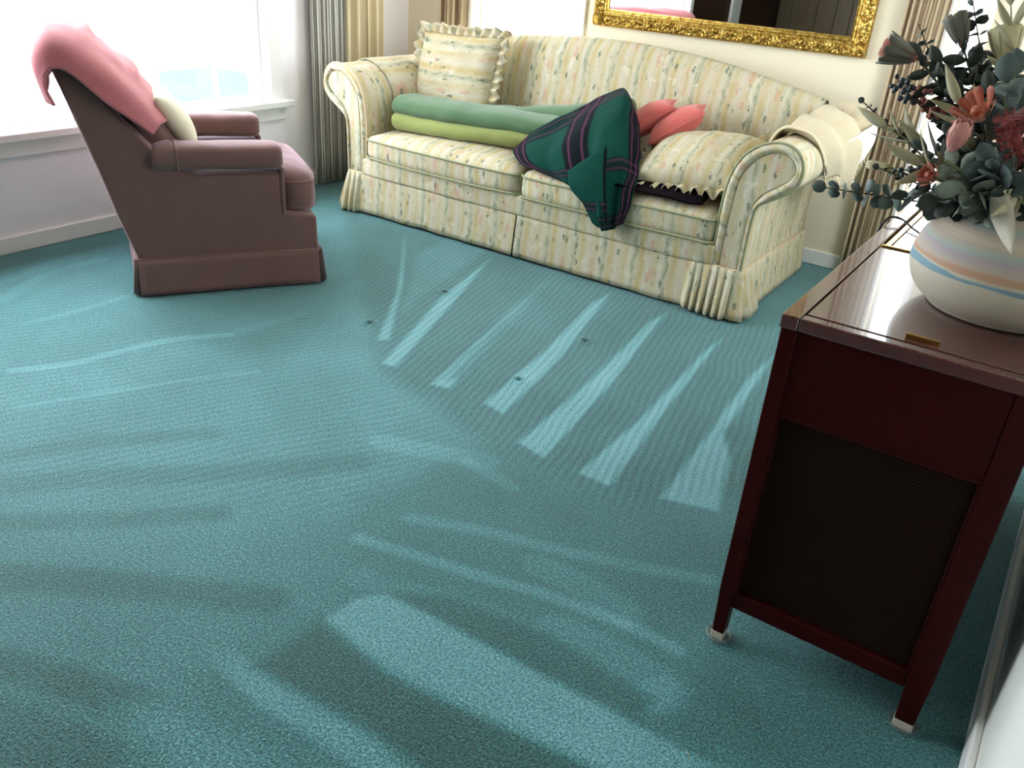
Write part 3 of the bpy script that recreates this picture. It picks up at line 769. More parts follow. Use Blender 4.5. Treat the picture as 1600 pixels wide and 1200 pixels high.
# plaid wool blanket flung over the end of the quilt and down the seat front
rows = [[(-2.30, 3.47, .475), (-2.17, 3.50, .585), (-2.04, 3.66, .685), (-1.93, 3.72, .755), (-1.865, 3.70, .765), (-1.80, 3.70, .66)],
        [(-2.27, 3.39, .458), (-2.13, 3.40, .525), (-2.00, 3.48, .615), (-1.875, 3.55, .715), (-1.80, 3.57, .745), (-1.73, 3.60, .62)],
        [(-2.19, 3.32, .440), (-2.05, 3.30, .475), (-1.93, 3.335, .535), (-1.81, 3.38, .61), (-1.725, 3.41, .645), (-1.64, 3.46, .56)],
        [(-2.10, 3.275, .432), (-1.97, 3.262, .435), (-1.85, 3.262, .452), (-1.735, 3.262, .49), (-1.645, 3.29, .53), (-1.57, 3.33, .50)],
        [(-1.90, 3.245, .425), (-1.85, 3.238, .408), (-1.775, 3.225, .385), (-1.69, 3.215, .405), (-1.615, 3.225, .43), (-1.54, 3.25, .44)],
        [(-1.79, 3.232, .385), (-1.76, 3.222, .365), (-1.715, 3.208, .325), (-1.655, 3.195, .325), (-1.595, 3.20, .345), (-1.54, 3.225, .37)],
        [(-1.68, 3.224, .325), (-1.67, 3.218, .305), (-1.655, 3.20, .275), (-1.625, 3.188, .265), (-1.59, 3.19, .28), (-1.555, 3.215, .31)]]
V, F, nj, ni = net(rows, 8, 8)
V = [v + Vector((0, -.024, .010)) * (abs(math.sin((i // ni) * .235 + (i % ni) * .05)) ** 1.5 - .3) * (.35 + .65 * math.sin(PI * min(1, (i % ni) / ni * 1.3))) + Vector((0, -.030, .004)) * (math.exp(-(((i // ni) / nj - .60) / .055) ** 2) - .8 * math.exp(-(((i // ni) / nj - .74) / .06) ** 2) + .6 * math.exp(-(((i // ni) / nj - .30) / .05) ** 2)) * min(1, .25 + (i % ni) / ni * 1.6) + wob(v, 11, .008, 2) for i, v in enumerate(V)]
uvp = {}
def uv_plaid(i, co, n): return ((i // ni) / (nj - 1), (i % ni) / (ni - 1))
o = obj('blanket', (V, F), M_PLAID, None, uv=uv_plaid, solid=.009); tag(o, 'teal plaid wool blanket crumpled over the quilt end and seat front', 'blanket')
o.name = 'plaid_blanket'
# folded-back corner of the same blanket
rows = [[(-1.86, 3.22, .47), (-1.77, 3.22, .545), (-1.70, 3.25, .60)], [(-1.82, 3.19, .41), (-1.74, 3.185, .46), (-1.665, 3.20, .50)], [(-1.745, 3.18, .36), (-1.69, 3.172, .37), (-1.63, 3.17, .38)], [(-1.69, 3.185, .285), (-1.65, 3.176, .275), (-1.615, 3.18, .285)]]
V, F, nj2, ni2 = net(rows, 6, 8)
obj('folded_flap', (V, F), M_PLAID, o, uv=lambda i, co, n: (.12 + .26 * (i // ni2) / (nj2 - 1), .15 + .5 * (i % ni2) / (ni2 - 1)), solid=.009)
# dark folded cloth under the frilled pillow
rows = [[(-1.66, 3.245, .445), (-1.55, 3.24, .448), (-1.42, 3.24, .447), (-1.30, 3.25, .446), (-1.24, 3.27, .444)],
        [(-1.66, 3.36, .472), (-1.55, 3.36, .476), (-1.42, 3.36, .478), (-1.32, 3.37, .474), (-1.25, 3.37, .462)],
        [(-1.65, 3.5, .484), (-1.55, 3.5, .486), (-1.42, 3.5, .486), (-1.32, 3.5, .482), (-1.26, 3.48, .472)]]
V, F, _, _ = net(rows, 6, 6)
V = [v + wob(v, 8, .010, 4) + Vector((0, 0, .002)) for v in V]
o = obj('folded_cloth', (V, F), M_DARKPLAID, None, solid=.007); tag(o, 'dark plum folded cloth under the frilled pillow', 'cloth')
# cream knitted throw over the right arm
rows = [[(-1.165, 3.70, .60), (-1.13, 3.60, .665), (-1.06, 3.46, .735), (-1.00, 3.42, .752), (-.92, 3.43, .735), (-.875, 3.50, .66), (-.868, 3.56, .60)],
        [(-1.14, 3.80, .66), (-1.10, 3.72, .715), (-1.04, 3.60, .752), (-.98, 3.55, .768), (-.90, 3.55, .745), (-.845, 3.60, .66), (-.84, 3.66, .555)],
        [(-1.11, 3.92, .72), (-1.07, 3.86, .765), (-1.01, 3.76, .785), (-.95, 3.70, .785), (-.875, 3.70, .755), (-.81, 3.74, .675), (-.81, 3.76, .53)],
        [(-1.06, 4.0, .755), (-1.02, 3.96, .785), (-.965, 3.90, .795), (-.905, 3.86, .79), (-.85, 3.84, .785), (-.805, 3.84, .72), (-.81, 3.84, .61)],
        [(-1.03, 4.05, .765), (-.985, 4.02, .795), (-.925, 3.98, .81), (-.87, 3.96, .815), (-.83, 3.94, .81), (-.79, 3.93, .80), (-.80, 3.90, .73)]]
V, F, nj3, ni3 = net(rows, 8, 8)
V = [v + Vector((.5, 0, 1)).normalized() * (.042 * (abs(math.sin((i % ni3) * .33 + (i // ni3) * .045 + .4)) ** 1.4 - .35)) for i, v in enumerate(V)]
th = obj('knit_throw', (V, F), M_CREAMKNIT, None, uv=lambda i, co, n: (.55 * (i // ni3) / nj3, .75 * (i % ni3) / ni3), solid=.010)
tag(th, 'cream knitted throw draped over the right sofa arm', 'throw')
edge = [V[(nj3 - 1) * ni3 + i] for i in range(ni3)]
fr = [tube([p, p + Vector((.006, -.004, -.016)), p + Vector((.008 + .006 * random.random(), -.004, -.032))], .0022, 4) for p in catmull(edge, 2)]
obj('fringe', join(*fr), M_CREAMKNIT, th, kind='stuff')
rows = [[(-.835, 3.69, .715), (-.842, 3.69, .64), (-.862, 3.69, .565)], [(-.800, 3.76, .755), (-.795, 3.75, .68), (-.825, 3.74, .59)], [(-.785, 3.85, .775), (-.770, 3.84, .70), (-.795, 3.83, .62)], [(-.80, 3.95, .785), (-.785, 3.94, .72), (-.80, 3.92, .66)]]
V, F, _, _ = net(rows, 6, 6)
obj('lining', (V, F), M_LINEN, th, solid=.004, label='white cotton lining hanging below')

# ------------------------------------------------------------------ armchair
CA = Vector((-2.91, 1.785, 0)); CF = Vector((.5316, .847, 0)); CL = Vector((-.847, .5316, 0)); CW = .72
chair = thing('armchair', CA + CF * .35 + CL * .36, 'mauve velvet rocker armchair with flared skirt by the window', 'armchair')
W3 = lambda s, z, o: CA + CF * s + CL * o + Vector((0, 0, z))
SIDE = [(.012, .13), (-.045, .32), (-.08, .466), (-.122, .62), (-.165, .78), (-.192, .87), (-.195, .905), (-.175, .925), (-.140, .922), (-.115, .885), (-.075, .80), (.02, .67), (.115, .562), (.19, .49), (.25, .47), (.562, .47), (.566, .31), (.70, .29), (.703, .13)]
for o0, o1 in ((0, .10), (CW - .10, CW)): obj('side_panel', prism(SIDE, W3, o0, o1), M_MAUVE, chair, bevel=(.014, 3))
BACKP = [(.02, .13), (-.04, .32), (-.075, .466), (-.117, .62), (-.160, .78), (-.190, .88), (-.185, .925), (-.150, .935), (-.10, .90), (-.05, .76), (.03, .60), (.10, .46), (.14, .30), (.14, .13)]
obj('back_frame', prism(BACKP, W3, .07, CW - .07), M_MAUVE, chair, bevel=(.02, 3))
obj('base_frame', prism([(.10, .05), (.70, .05), (.70, .29), (.10, .29)], W3, .05, CW - .05), M_MAUVE, chair, bevel=(.012, 2))
# padded back cushion
mt = frame_m(W3(.055, .66, CW / 2), CL, (CF * -.30 + Vector((0, 0, .44))))
g = rbox(.262, .27, .058, .05, 11, .03)
g = ([v + wob(v, 7, .008, 5) for v in g[0]], g[1])
bc = obj('back_cushion', xf(g, mt), M_MAUVE, chair)
obj('cushion_edge', xf(tube([mt.inverted() @ (mt @ Vector((x, y, -.02))) for x, y in [(-.262, -.24), (-.265, 0), (-.262, .25), (-.2, .272), (.2, .272), (.262, .25), (.265, 0), (.262, -.24)]], .012, 8), mt), M_MAUVE_D, bc)
# arm pads: soft rolls overhanging the side panels, front roll and seams
for o0, far in ((-.022, 0), (CW - .138, 1)):
    def pad(u, v, o0=o0):
        s = .10 + .475 * u; e = 1 - max(0, (u - .93) / .07) ** 2 * .25
        zb, zt = .478 + .012 * (1 - u) , .585 - .006 * u
        if u < .1: zt -= .012 * (1 - u / .1)
        a = 2 * PI * v; ca, sa = math.cos(a), math.sin(a); w_ = .080 * e; h_ = (zt - zb) / 2 * e
        return W3(s, (zb + zt) / 2 + h_ * math.copysign(abs(sa) ** .6, sa) + .004 * mnoise.noise(Vector((s * 14, v * 5, o0))), o0 + .08 + w_ * math.copysign(abs(ca) ** .6, ca))
    V, F = grid(pad, 26, 24, cv=True); V.append(W3(.583, .53, o0 + .08)); V.append(W3(.09, .53, o0 + .08)); c = len(V) - 2
    F += [(25 * 24 + k, 25 * 24 + (k + 1) % 24, c) for k in range(24)] + [(k, (k + 1) % 24, c + 1) for k in range(24)]
    ap = obj('arm_pad', (V, F), M_MAUVE, chair)
    obj('arm_seam', tube([pad(.18, k / 24) for k in range(25)], .004, 5, closed=False), M_MAUVE, ap)
    obj('arm_front', prism([(.560, .295), (.578, .30), (.58, .49), (.560, .49)], W3, o0 + .02, o0 + .125), M_MAUVE, chair, bevel=(.008, 2))
# T seat cushion
poly = [(.16, .125), (.565, .125), (.585, .04), (.66, .03), (.715, .10), (.73, CW / 2), (.715, CW - .10), (.66, CW - .03), (.585, CW - .04), (.565, CW - .125), (.16, CW - .125)]
def tcush():
    n = len(poly); L = [Vector((a, b, 0)) for a, b in catmull([Vector((p[0], p[1], 0)) for p in poly], 5, closed=True) and [(p.x, p.y) for p in catmull([Vector((p[0], p[1], 0)) for p in poly], 5, closed=True)]]
    c = Vector((.44, CW / 2, 0)); rings = []
    for (sc, z) in ((0.0, .292), (.6, .292), (.93, .296), (.985, .315), (1.0, .345), (1.0, .39), (.985, .42), (.93, .445), (.75, .468), (.45, .482), (0.0, .487)):
        rings.append([W3(c.x + (p.x - c.x) * sc, z + .004 * mnoise.noise(Vector((p.x * 9, p.y * 9, z * 8))), c.y + (p.y - c.y) * sc) for p in L])
    V = [v for r in rings for v in r]; m = len(L)
    F = [(r * m + k, r * m + (k + 1) % m, (r + 1) * m + (k + 1) % m, (r + 1) * m + k) for r in range(len(rings) - 1) for k in range(m)]
    return (V, F), [rings[4], rings[7]]
g, ws = tcush()
sc_ = obj('seat_cushion', weld(g), M_MAUVE, chair)
for w_ in (g[0][3 * 55:4 * 55], g[0][6 * 55:7 * 55]): obj('welt', tube(w_, .005, 6, closed=True), M_MAUVE, sc_)
# kick-pleat skirt, four flared panels and piping
def cpanel(p0, p1, out, seed):
    def fn(u, v):
        s = p0[0] + (p1[0] - p0[0]) * u; o = p0[1] + (p1[1] - p0[1]) * u
        fl = .004 + .016 * v + .003 * math.sin(u * 7 + seed) * v; z = .148 - .137 * v - (.012 * v * (u if out[1] < 0 else 0) * 0)
        return W3(s + out[0] * fl, z, o + out[1] * fl)
    return grid(fn, 24, 8)
for p0, p1, out, sd in (((.0, -.004), (.700, -.004), (0, -1), 0), ((0, CW + .004), (.700, CW + .004), (0, 1), 1), ((.0, 0), (.0, CW), (-1, 0), 2), ((.708, .0), (.708, CW), (1, 0), 3)):
    obj('skirt', cpanel(p0, p1, out, sd), M_MAUVE, chair, solid=.009)
for (s, o_) in ((0.0, 0.0), (.703, 0.0), (0.0, CW), (.703, CW)):
    obj('kick_pleat', tube([W3(s, .146, o_), W3(s - .004 if s < .1 else s + .004, .01, o_ + (.004 if o_ > .1 else -.004))], .012, 8, rfn=lambda t: .006 + .010 * t), M_MAUVE_D, chair)
obj('skirt_welt', tube([W3(0, .15, -.006), W3(.705, .15, -.006), W3(.712, .15, CW + .006), W3(-.004, .15, CW + .006)], .0045, 6, closed=True), M_MAUVE, chair)
obj('swivel_base', xf(lathe([(.0, 0), (.22, 0), (.22, .03), (.05, .05), (.0, .05)], (0, 0), 28), Matrix.Translation(CA + CF * .36 + CL * .36)), M_BLACKBASE, chair)
# ivory pillow on the chair
mt = frame_m(W3(.205, .625, .33), CL, (CF * -.62 + Vector((0, 0, 1))))
o = obj('throw_pillow', xf(weld(pillow_geo(.19, .125, .055, 18, .05, 3.0, .004)), mt), M_PILLOWC, None); tag(o, 'plain ivory pillow leaning in the mauve armchair', 'pillow')
# pink afghan over the chair back
rows = [[W3(-.185, .735, -.050), W3(-.205, .80, -.062), W3(-.190, .85, -.062), W3(-.145, .855, -.055), W3(-.085, .80, -.045), W3(.01, .715, -.030), W3(.115, .625, -.012)],
        [W3(-.212, .745, .0), W3(-.232, .86, -.01), W3(-.19, .935, -.01), W3(-.125, .925, -.01), W3(-.05, .865, .0), W3(.05, .765, .02), W3(.145, .65, .04)],
        [W3(-.212, .76, .14), W3(-.236, .87, .14), W3(-.19, .958, .14), W3(-.10, .948, .14), W3(-.01, .875, .15), W3(.085, .765, .16), W3(.172, .645, .16)],
        [W3(-.212, .78, .30), W3(-.232, .87, .30), W3(-.19, .955, .30), W3(-.10, .95, .30), W3(.0, .88, .30), W3(.095, .775, .30), W3(.16, .685, .29)],
        [W3(-.212, .78, .50), W3(-.228, .87, .50), W3(-.19, .955, .50), W3(-.10, .95, .50), W3(-.005, .875, .50), W3(.085, .785, .48), W3(.15, .705, .46)],
        [W3(-.205, .78, .70), W3(-.218, .86, .70), W3(-.185, .94, .70), W3(-.11, .93, .70), W3(-.03, .85, .68), W3(.05, .765, .65), W3(.10, .715, .62)]]
V, F, nj4, ni4 = net(rows, 9, 9)
def af_fold(j, i):
    u, t = j / nj4, i / ni4; k = max(0, min(1, (t - .38) * 4))
    return k * (  .020 * max(0, math.sin((u - .30 + .10 * t) * 26)) ** 2 - .004) * min(1, max(0, (u - .2) * 6))
V = [v + (CF * .55 + Vector((0, 0, .75))) * af_fold(i // ni4, i % ni4) + wob(v, 9, .006, 3) for i, v in enumerate(V)]
af = obj('afghan', (V, F), M_PINKKNIT, None, uv=lambda i, co, n: (.75 * (i // ni4) / nj4, .9 * (i % ni4) / ni4), solid=.010); tag(af, 'pink crocheted afghan draped over the armchair back', 'blanket')

# ------------------------------------------------------------------ stereo console
KX0, KX1, KY0, KY1, KZ = -.366, .066, 1.455, 2.56, .778
con = thing('stereo_console', ((KX0 + KX1) / 2, (KY0 + KY1) / 2, 0), 'dark mahogany record console with speaker grille, below the vase', 'console')
con_case = obj('case', join(box(KX0 + .004, KX0 + .022, KY0 + .02, KY1, .10, .755), box(KX1 - .022, KX1 - .004, KY0 + .02, KY1, .10, .755), box(KX0 + .02, KX1 - .02, KY1 - .02, KY1 - .004, .10, .755), box(KX0 + .02, KX1 - .02, KY0 + .03, KY1 - .02, .10, .12)), M_MAHOG, con, False)
for x0, x1, y0, y1 in ((KX0, KX0 + .032, KY0, KY0 + .04), (KX1 - .045, KX1, KY0, KY0 + .04), (KX0, KX0 + .032, KY1 - .04, KY1), (KX1 - .045, KX1, KY1 - .04, KY1)):
    cx, cy = (x0 + x1) / 2, (y0 + y1) / 2; hx, hy = (x1 - x0) / 2, (y1 - y0) / 2
    prof = [(.012, .80), (.10, .92), (.14, 1.0), (.755, 1.0)]
    V = [(cx + a * hx * s, cy + b * hy * s, z) for z, s in prof for a, b in ((-1, -1), (1, -1), (1, 1), (-1, 1))]
    F = [(i * 4 + k, i * 4 + (k + 1) % 4, i * 4 + 4 + (k + 1) % 4, i * 4 + 4 + k) for i in range(3) for k in range(4)] + [(3, 2, 1, 0), (12, 13, 14, 15)]
    lg = obj('leg', (V, F), M_MAHOG, con, False, bevel=(.003, 2))
    obj('foot_cap', join(box(cx - hx * .84, cx + hx * .84, cy - hy * .84, cy + hy * .84, 0.002, .024)), M_PALEPL, lg, False, bevel=(.002, 2), label='pale metal foot tip')
obj('upper_panel', box(KX0 + .030, KX1 - .044, KY0 + .006, KY0 + .024, .582, .752), M_MAHOG, con, False, bevel=(.003, 2))
obj('bottom_rail', box(KX0 + .030, KX1 - .044, KY0 + .006, KY0 + .026, .10, .142), M_MAHOG, con, False, bevel=(.004, 2))
obj('speaker_grille', grid(lambda u, v: Vector((KX0 + .031 + u * (KX1 - KX0 - .076), KY0 + .018, .143 + .438 * v)), 3, 3), M_GRILLE, con, False)
obj('grille_moulding', join(box(KX0 + .03, KX1 - .044, KY0 + .004, KY0 + .020, .574, .584), box(KX0 + .03, KX0 + .037, KY0 + .004, KY0 + .02, .142, .574), box(KX1 - .051, KX1 - .044, KY0 + .004, KY0 + .02, .142, .574)), M_MAHOG, con, False, bevel=(.002, 2))
# top: side rail, front edge, two lids with grooves, brass hinge strip, pull
obj('top_rail', box(KX0 - .003, KX0 + .030, KY0 - .004, KY1 + .004, .752, KZ), M_MAHOGTOP, con, False, bevel=(.003, 2))
obj('top_rail', box(KX1 - .024, KX1 + .003, KY0 - .004, KY1 + .004, .752, KZ), M_MAHOGTOP, con, False, bevel=(.003, 2))
obj('front_lip', box(KX0 + .030, KX1 - .024, KY0 - .004, KY0 + .024, .752, KZ), M_MAHOGTOP, con, False, bevel=(.004, 2))
lid = obj('lid', box(KX0 + .0335, KX1 - .0275, KY0 + .0275, 2.031, .756, KZ), M_MAHOGTOP, con, False, bevel=(.002, 2))
obj('pull', join(box(-.168, -.112, KY0 + .048, KY0 + .052, KZ, KZ + .007), box(-.168, -.112, KY0 + .058, KY0 + .064, KZ, KZ + .004), box(-.168, -.112, KY0 + .050, KY0 + .062, KZ, KZ + .0015)), M_BRASS, lid, False, bevel=(.001, 2), label='small brass pull')
obj('hinge_strip', box(KX0 + .034, KX1 - .028, 2.033, 2.043, .757, KZ + .004), M_BRASS, con, False, bevel=(.002, 2), label='brass hinge strip')
obj('lid', box(KX0 + .052, KX1 - .0275, 2.046, KY1 - .02, .756, KZ), M_MAHOGTOP, con, False, bevel=(.002, 2))
obj('lid_track', box(KX0 + .034, KX0 + .047, 2.046, KY1 - .02, .754, KZ - .006), M_BRASS, con, False, bevel=(.001, 2), label='metal slide track')
for (fx, fy, lab) in ((KX0 + .016, KY0 + .02, 'small clear plastic floor cup under the front left console foot'), (KX1 - .022, KY0 + .02, 'small clear plastic floor cup under the front right console foot')):
    o = obj('floor_cup', lathe([(0, .001), (.026, .001), (.029, .008), (.026, .009), (.024, .004), (0, .004)], (fx, fy), 24), M_CLEARPL, None); tag(o, lab, 'cup')
# thin cable over the console edge
o = obj('cable', tube(catmull([(-.25, 2.16, KZ + .005), (-.30, 2.22, KZ + .007), (-.345, 2.27, KZ + .014), (-.375, 2.25, KZ + .006), (-.385, 2.22, .70), (-.388, 2.2, .45), (-.40, 2.2, .2), (-.42, 2.25, .02), (-.45, 2.5, .012), (-.40, 3.2, .012)], 8), .0028, 6), M_TYRE, None)
tag(o, 'thin dark cable looped over the console edge by the vase', 'cable')

# ------------------------------------------------------------------ vase
VC = (-.062, 1.775)
def vase_mat():
    m = Mat('hand_thrown_stoneware', rough=.6, Specular_IOR_Level=.25); x, y, z = m.sep(m.pos())
    zz = m.math('ADD', z, m.math('MULTIPLY', m.math('SUBTRACT', m.noise(m.mapv(m.pos(), (7, 7, 60)), 1, 3), .5), .026))
    f = m.n('ShaderNodeMapRange', {0: zz, 1: .77, 2: 1.0, 3: 0., 4: 1.})
    W_, B_, O_, P_, T_ = srgb(186, 178, 160), srgb(112, 142, 154), srgb(172, 136, 110), srgb(172, 156, 142), srgb(150, 162, 152)
    c = m.ramp(f, [(0, W_), (.392, W_), (.405, B_), (.432, B_), (.445, W_), (.462, O_), (.492, O_), (.52, P_), (.60, srgb(156, 146, 150)), (.63, T_), (.66, P_), (.70, srgb(180, 168, 148)), (.75, P_), (.80, T_), (.85, srgb(178, 166, 148)), (1, W_)])
    m.set('Base Color', c); m.bump(m.math('SINE', m.math('MULTIPLY', z, 900)), .06, .002); return m.m
vp = [(.0, .7785), (.108, .7785), (.128, .787), (.153, .809), (.167, .834), (.172, .858), (.168, .886), (.156, .914), (.139, .94), (.120, .960), (.110, .975), (.112, .985), (.104, .986), (.100, .975), (.11, .95), (.13, .92), (.0, .90)]
vprof = [(p.x, p.y) for p in catmull([Vector((a, b, 0)) for a, b in vp], 4)]
o = obj('vase', lathe(vprof, VC, 56), vase_mat(), None); tag(o, 'round cream stoneware vase with blue and orange bands on the console', 'vase')

# ------------------------------------------------------------------ dried flowers
def leafmat(name, c1, c2, rough=.6):
    m = Mat(name, rough=rough); m.set('Base Color', m.mix(m.noise(m.coord('Object'), 30, 2), c1, c2)); m.set('Sheen Weight', .15); return m.m
L_EUC = leafmat('eucalyptus_leaf', srgb(62, 78, 72), srgb(94, 110, 103))
L_DARK = leafmat('dark_green_leaf', srgb(28, 38, 31), srgb(52, 64, 52))
L_GREY = leafmat('grey_green_leaf', srgb(88, 100, 88), srgb(116, 126, 110))
L_PALE = leafmat('pale_dried_leaf', srgb(152, 146, 114), srgb(180, 172, 140))
L_IVORY = leafmat('ivory_dried_leaf', srgb(186, 178, 160), srgb(206, 198, 180))
L_BLUE = leafmat('blue_grey_felt_leaf', srgb(62, 76, 74), srgb(86, 100, 96), .9)
P_SALMON = leafmat('salmon_petal', srgb(176, 98, 84), srgb(200, 132, 114))
P_PINK = leafmat('pink_petal', srgb(180, 100, 100), srgb(206, 148, 136))
P_ORANGE = leafmat('orange_petal', srgb(150, 66, 42), srgb(184, 102, 72))
P_RED = leafmat('red_bristle', srgb(116, 30, 28), srgb(152, 52, 44))
P_BERRY = leafmat('dark_berry', srgb(34, 40, 48), srgb(54, 62, 66), .4)
P_REDB = leafmat('red_seed', srgb(118, 46, 36), srgb(150, 68, 50))
P_GREYP = leafmat('grey_bract', srgb(76, 78, 66), srgb(108, 104, 88))
P_CREAM = leafmat('cream_bract', srgb(176, 166, 122), srgb(196, 186, 148))
STEM = Mat('woody_stem', srgb(84, 76, 54), .8).m
STEMG = Mat('green_stem', srgb(112, 120, 84), .7).m
def leaf_mesh(name, l, w_, mat, curl=.15, fold=.2, kind='oval', n=6, wav=0.0):
    V, F = [], []
    for i in range(n + 1):
        t = i / n
        if kind == 'round': hw = w_ * math.sqrt(max(0, 1 - (2 * t - 1) ** 2)) if 0 < t < 1 else w_ * .05
        elif kind == 'lance': hw = w_ * math.sin(PI * min(1, t ** .7)) ** .9 if 0 < t < 1 else w_ * .04
        elif kind == 'petal': hw = w_ * (t ** .6) * (1 if t < .8 else math.sqrt(max(0.02, 1 - ((t - .8) / .22) ** 2)))
        else: hw = w_ * math.sin(PI * t) ** .7 if 0 < t < 1 else w_ * .05
        y = l * t; zc = curl * l * (t * t)
        hw *= 1 + wav * math.sin(t * 20)
        for a in (-1, 0, 1): V.append((a * hw, y, zc + abs(a) * fold * hw + wav * .2 * w_ * math.sin(t * 17 + a)))
    for i in range(n):
        for k in range(2): F.append((i * 3 + k, i * 3 + k + 1, i * 3 + 4 + k, i * 3 + 3 + k))
    # thin solid leaf: a back face a hair behind
    b = len(V); th_ = .0009
    V += [(x, y, z - th_) for x, y, z in V]; F += [tuple(b + i for i in f[::-1]) for f in F]
    rim = [i * 3 for i in range(n + 1)] + [n * 3 + 1] + [i * 3 + 2 for i in range(n, -1, -1)] + [1]
    F += [(rim[i], rim[(i + 1) % len(rim)], b + rim[(i + 1) % len(rim)], b + rim[i]) for i in range(len(rim))]
    return mesh_of(name, V, F, mat)
LM = {
    'euc': leaf_mesh('leaf', .036, .0155, L_EUC, .1, .25, 'round'), 'euc_s': leaf_mesh('leaf', .017, .0075, L_DARK, .1, .25, 'round', 5), 'euc_d': leaf_mesh('leaf', .040, .017, L_DARK, .1, .25, 'round'),
    'lance': leaf_mesh('leaf', .085, .011, L_GREY, .2, .3, 'lance', 7), 'pale': leaf_mesh('leaf', .095, .012, L_PALE, .25, .35, 'lance', 7), 'ivory': leaf_mesh('leaf', .135, .020, L_IVORY, .15, .25, 'lance', 8, .04),
    'dark': leaf_mesh('leaf', .060, .014, L_DARK, .15, .3, 'oval', 6), 'grey': leaf_mesh('leaf', .065, .020, L_GREY, .2, .2, 'oval', 7, .05), 'bigrey': leaf_mesh('leaf', .095, .038, L_BLUE, .18, .15, 'oval', 8, .07), 'felt': leaf_mesh('leaf', .085, .030, L_BLUE, .3, .2, 'oval', 8, .06),
    'p_salmon': leaf_mesh('petal', .062, .011, P_SALMON, .22, .3, 'petal', 6), 'p_pink': leaf_mesh('petal', .058, .017, P_PINK, .36, .35, 'oval', 7), 'p_orange': leaf_mesh('petal', .075, .017, P_ORANGE, .25, .2, 'petal', 7), 'p_grey': leaf_mesh('petal', .07, .013, P_GREYP, .15, .3, 'petal', 6),
    'p_cream': leaf_mesh('petal', .07, .017, P_CREAM, .2, .25, 'petal', 6, .05)}
def mouth(a): return Vector((VC[0] + .07 * math.cos(a), VC[1] + .07 * math.sin(a), .955))
def stem_path(tip, bend=(0, 0, .03), a=None):
    tip = Vector(tip); d = Vector((tip.x - VC[0], tip.y - VC[1], 0)); an = math.atan2(d.y, d.x) if a is None else a
    m_ = mouth(an); base = Vector((VC[0] - .03 * math.cos(an), VC[1] - .03 * math.sin(an), .905))
    mid = m_.lerp(tip, .5) + Vector(bend)
    return catmull([base, m_, mid, tip], 8)
def orient(p, d, roll=0., up=Vector((0, 0, 1)), s=1.0):
    y = Vector(d).normalized(); x = y.cross(up); x = x.normalized() if x.length > 1e-3 else Vector((1, 0, 0)); z = x.cross(y)
    m = Matrix((x, y, z)).transposed().to_4x4() @ Matrix.Rotation(roll, 4, 'Y') @ Matrix.Scale(s, 4); m.translation = p; return m
def stem_thing(name, tip, label, cat, bend=(0, 0, .03), r=.0022, mat=None, a=None, rfn=None):
    P = stem_path(tip, bend, a); t_ = thing(name, P[8], label, cat)
    obj('stem', tube(P, r, 6, rfn=rfn or (lambda t: r * (1.2 - .6 * t))), mat or STEM, t_)
    return t_, P
def leaves_along(t_, P, kind, t0, t1, n, spread=.9, pair=True, s=(.8, 1.15), end=True):
    R = random.Random(len(P) * 31 + n * 7 + int(t0 * 100) + int(abs(P[-1].x) * 1000)); N = len(P)
    for k in range(n):
        t = t0 + (t1 - t0) * (k + .5) / n; i = min(N - 2, int(t * (N - 1))); p = P[i].lerp(P[i + 1], t * (N - 1) - i); tg = (P[i + 1] - P[i]).normalized()
        sd = tg.orthogonal().normalized(); sd = Matrix.Rotation(k * 1.57 + R.uniform(-.4, .4), 3, tg) @ sd
        sc = R.uniform(*s) * (1 - .35 * max(0, t - .6) / .4)
        for q in ((1, -1) if pair else (1,)):
            up_ = (tg + Vector((R.uniform(-1, 1), R.uniform(-1, 1), R.uniform(-1, 1))) * 1.6).normalized(); d = (tg * (1 - spread) + sd * q * spread + Vector((R.uniform(-.25, .25), R.uniform(-.25, .25), R.uniform(-.2, .2)))).normalized()
            inst('leaf', LM[kind], t_, orient(p, d, R.uniform(-.6, .6), up_ if abs(d.dot(up_)) < .9 else Vector((0, 0, 1)), sc))
    if end: inst('leaf', LM[kind], t_, orient(P[-1], (P[-1] - P[-2]).normalized(), 0, Vector((0, 1, 0)), s[0]))
def euc(tip, kind, t0, n, label, bend=(0, 0, .03), cat='branch', s=(.8, 1.15), a=None):
    t_, P = stem_thing('eucalyptus_branch', tip, label, cat, bend, .0022, STEM, a); leaves_along(t_, P, kind, t0, .98, n, s=s, end=kind != 'euc_d')
def head(t_, P, kind, n, rings, open_, core=None, cr=.012, cl=.04, s=1.0, flip=0):
    tg = (P[-1] - P[-2]).normalized(); o_ = tg.orthogonal().normalized(); b = P[-1]
    if core: obj('core', tube([b - tg * .004, b + tg * cl * .4, b + tg * cl * .8, b + tg * cl], cr, 9, rfn=lambda t: cr * (.5 + 1.1 * t - .9 * t ** 3)), core, t_)
    for r in range(rings):
        for k in range(n):
            a = 2 * PI * (k + .5 * r) / n; rad = Matrix.Rotation(a, 3, tg) @ o_
            op = open_ * (1 - .35 * r / max(1, rings)) ; d = (tg * math.cos(op) + rad * math.sin(op))
            inst('petal', LM[kind], t_, orient(b + rad * cr * .7 + tg * (.004 * r), d, 0, -rad if not flip else rad, s * (1 - .08 * r) * (1 + .06 * math.sin(k * 3.1 + r))))
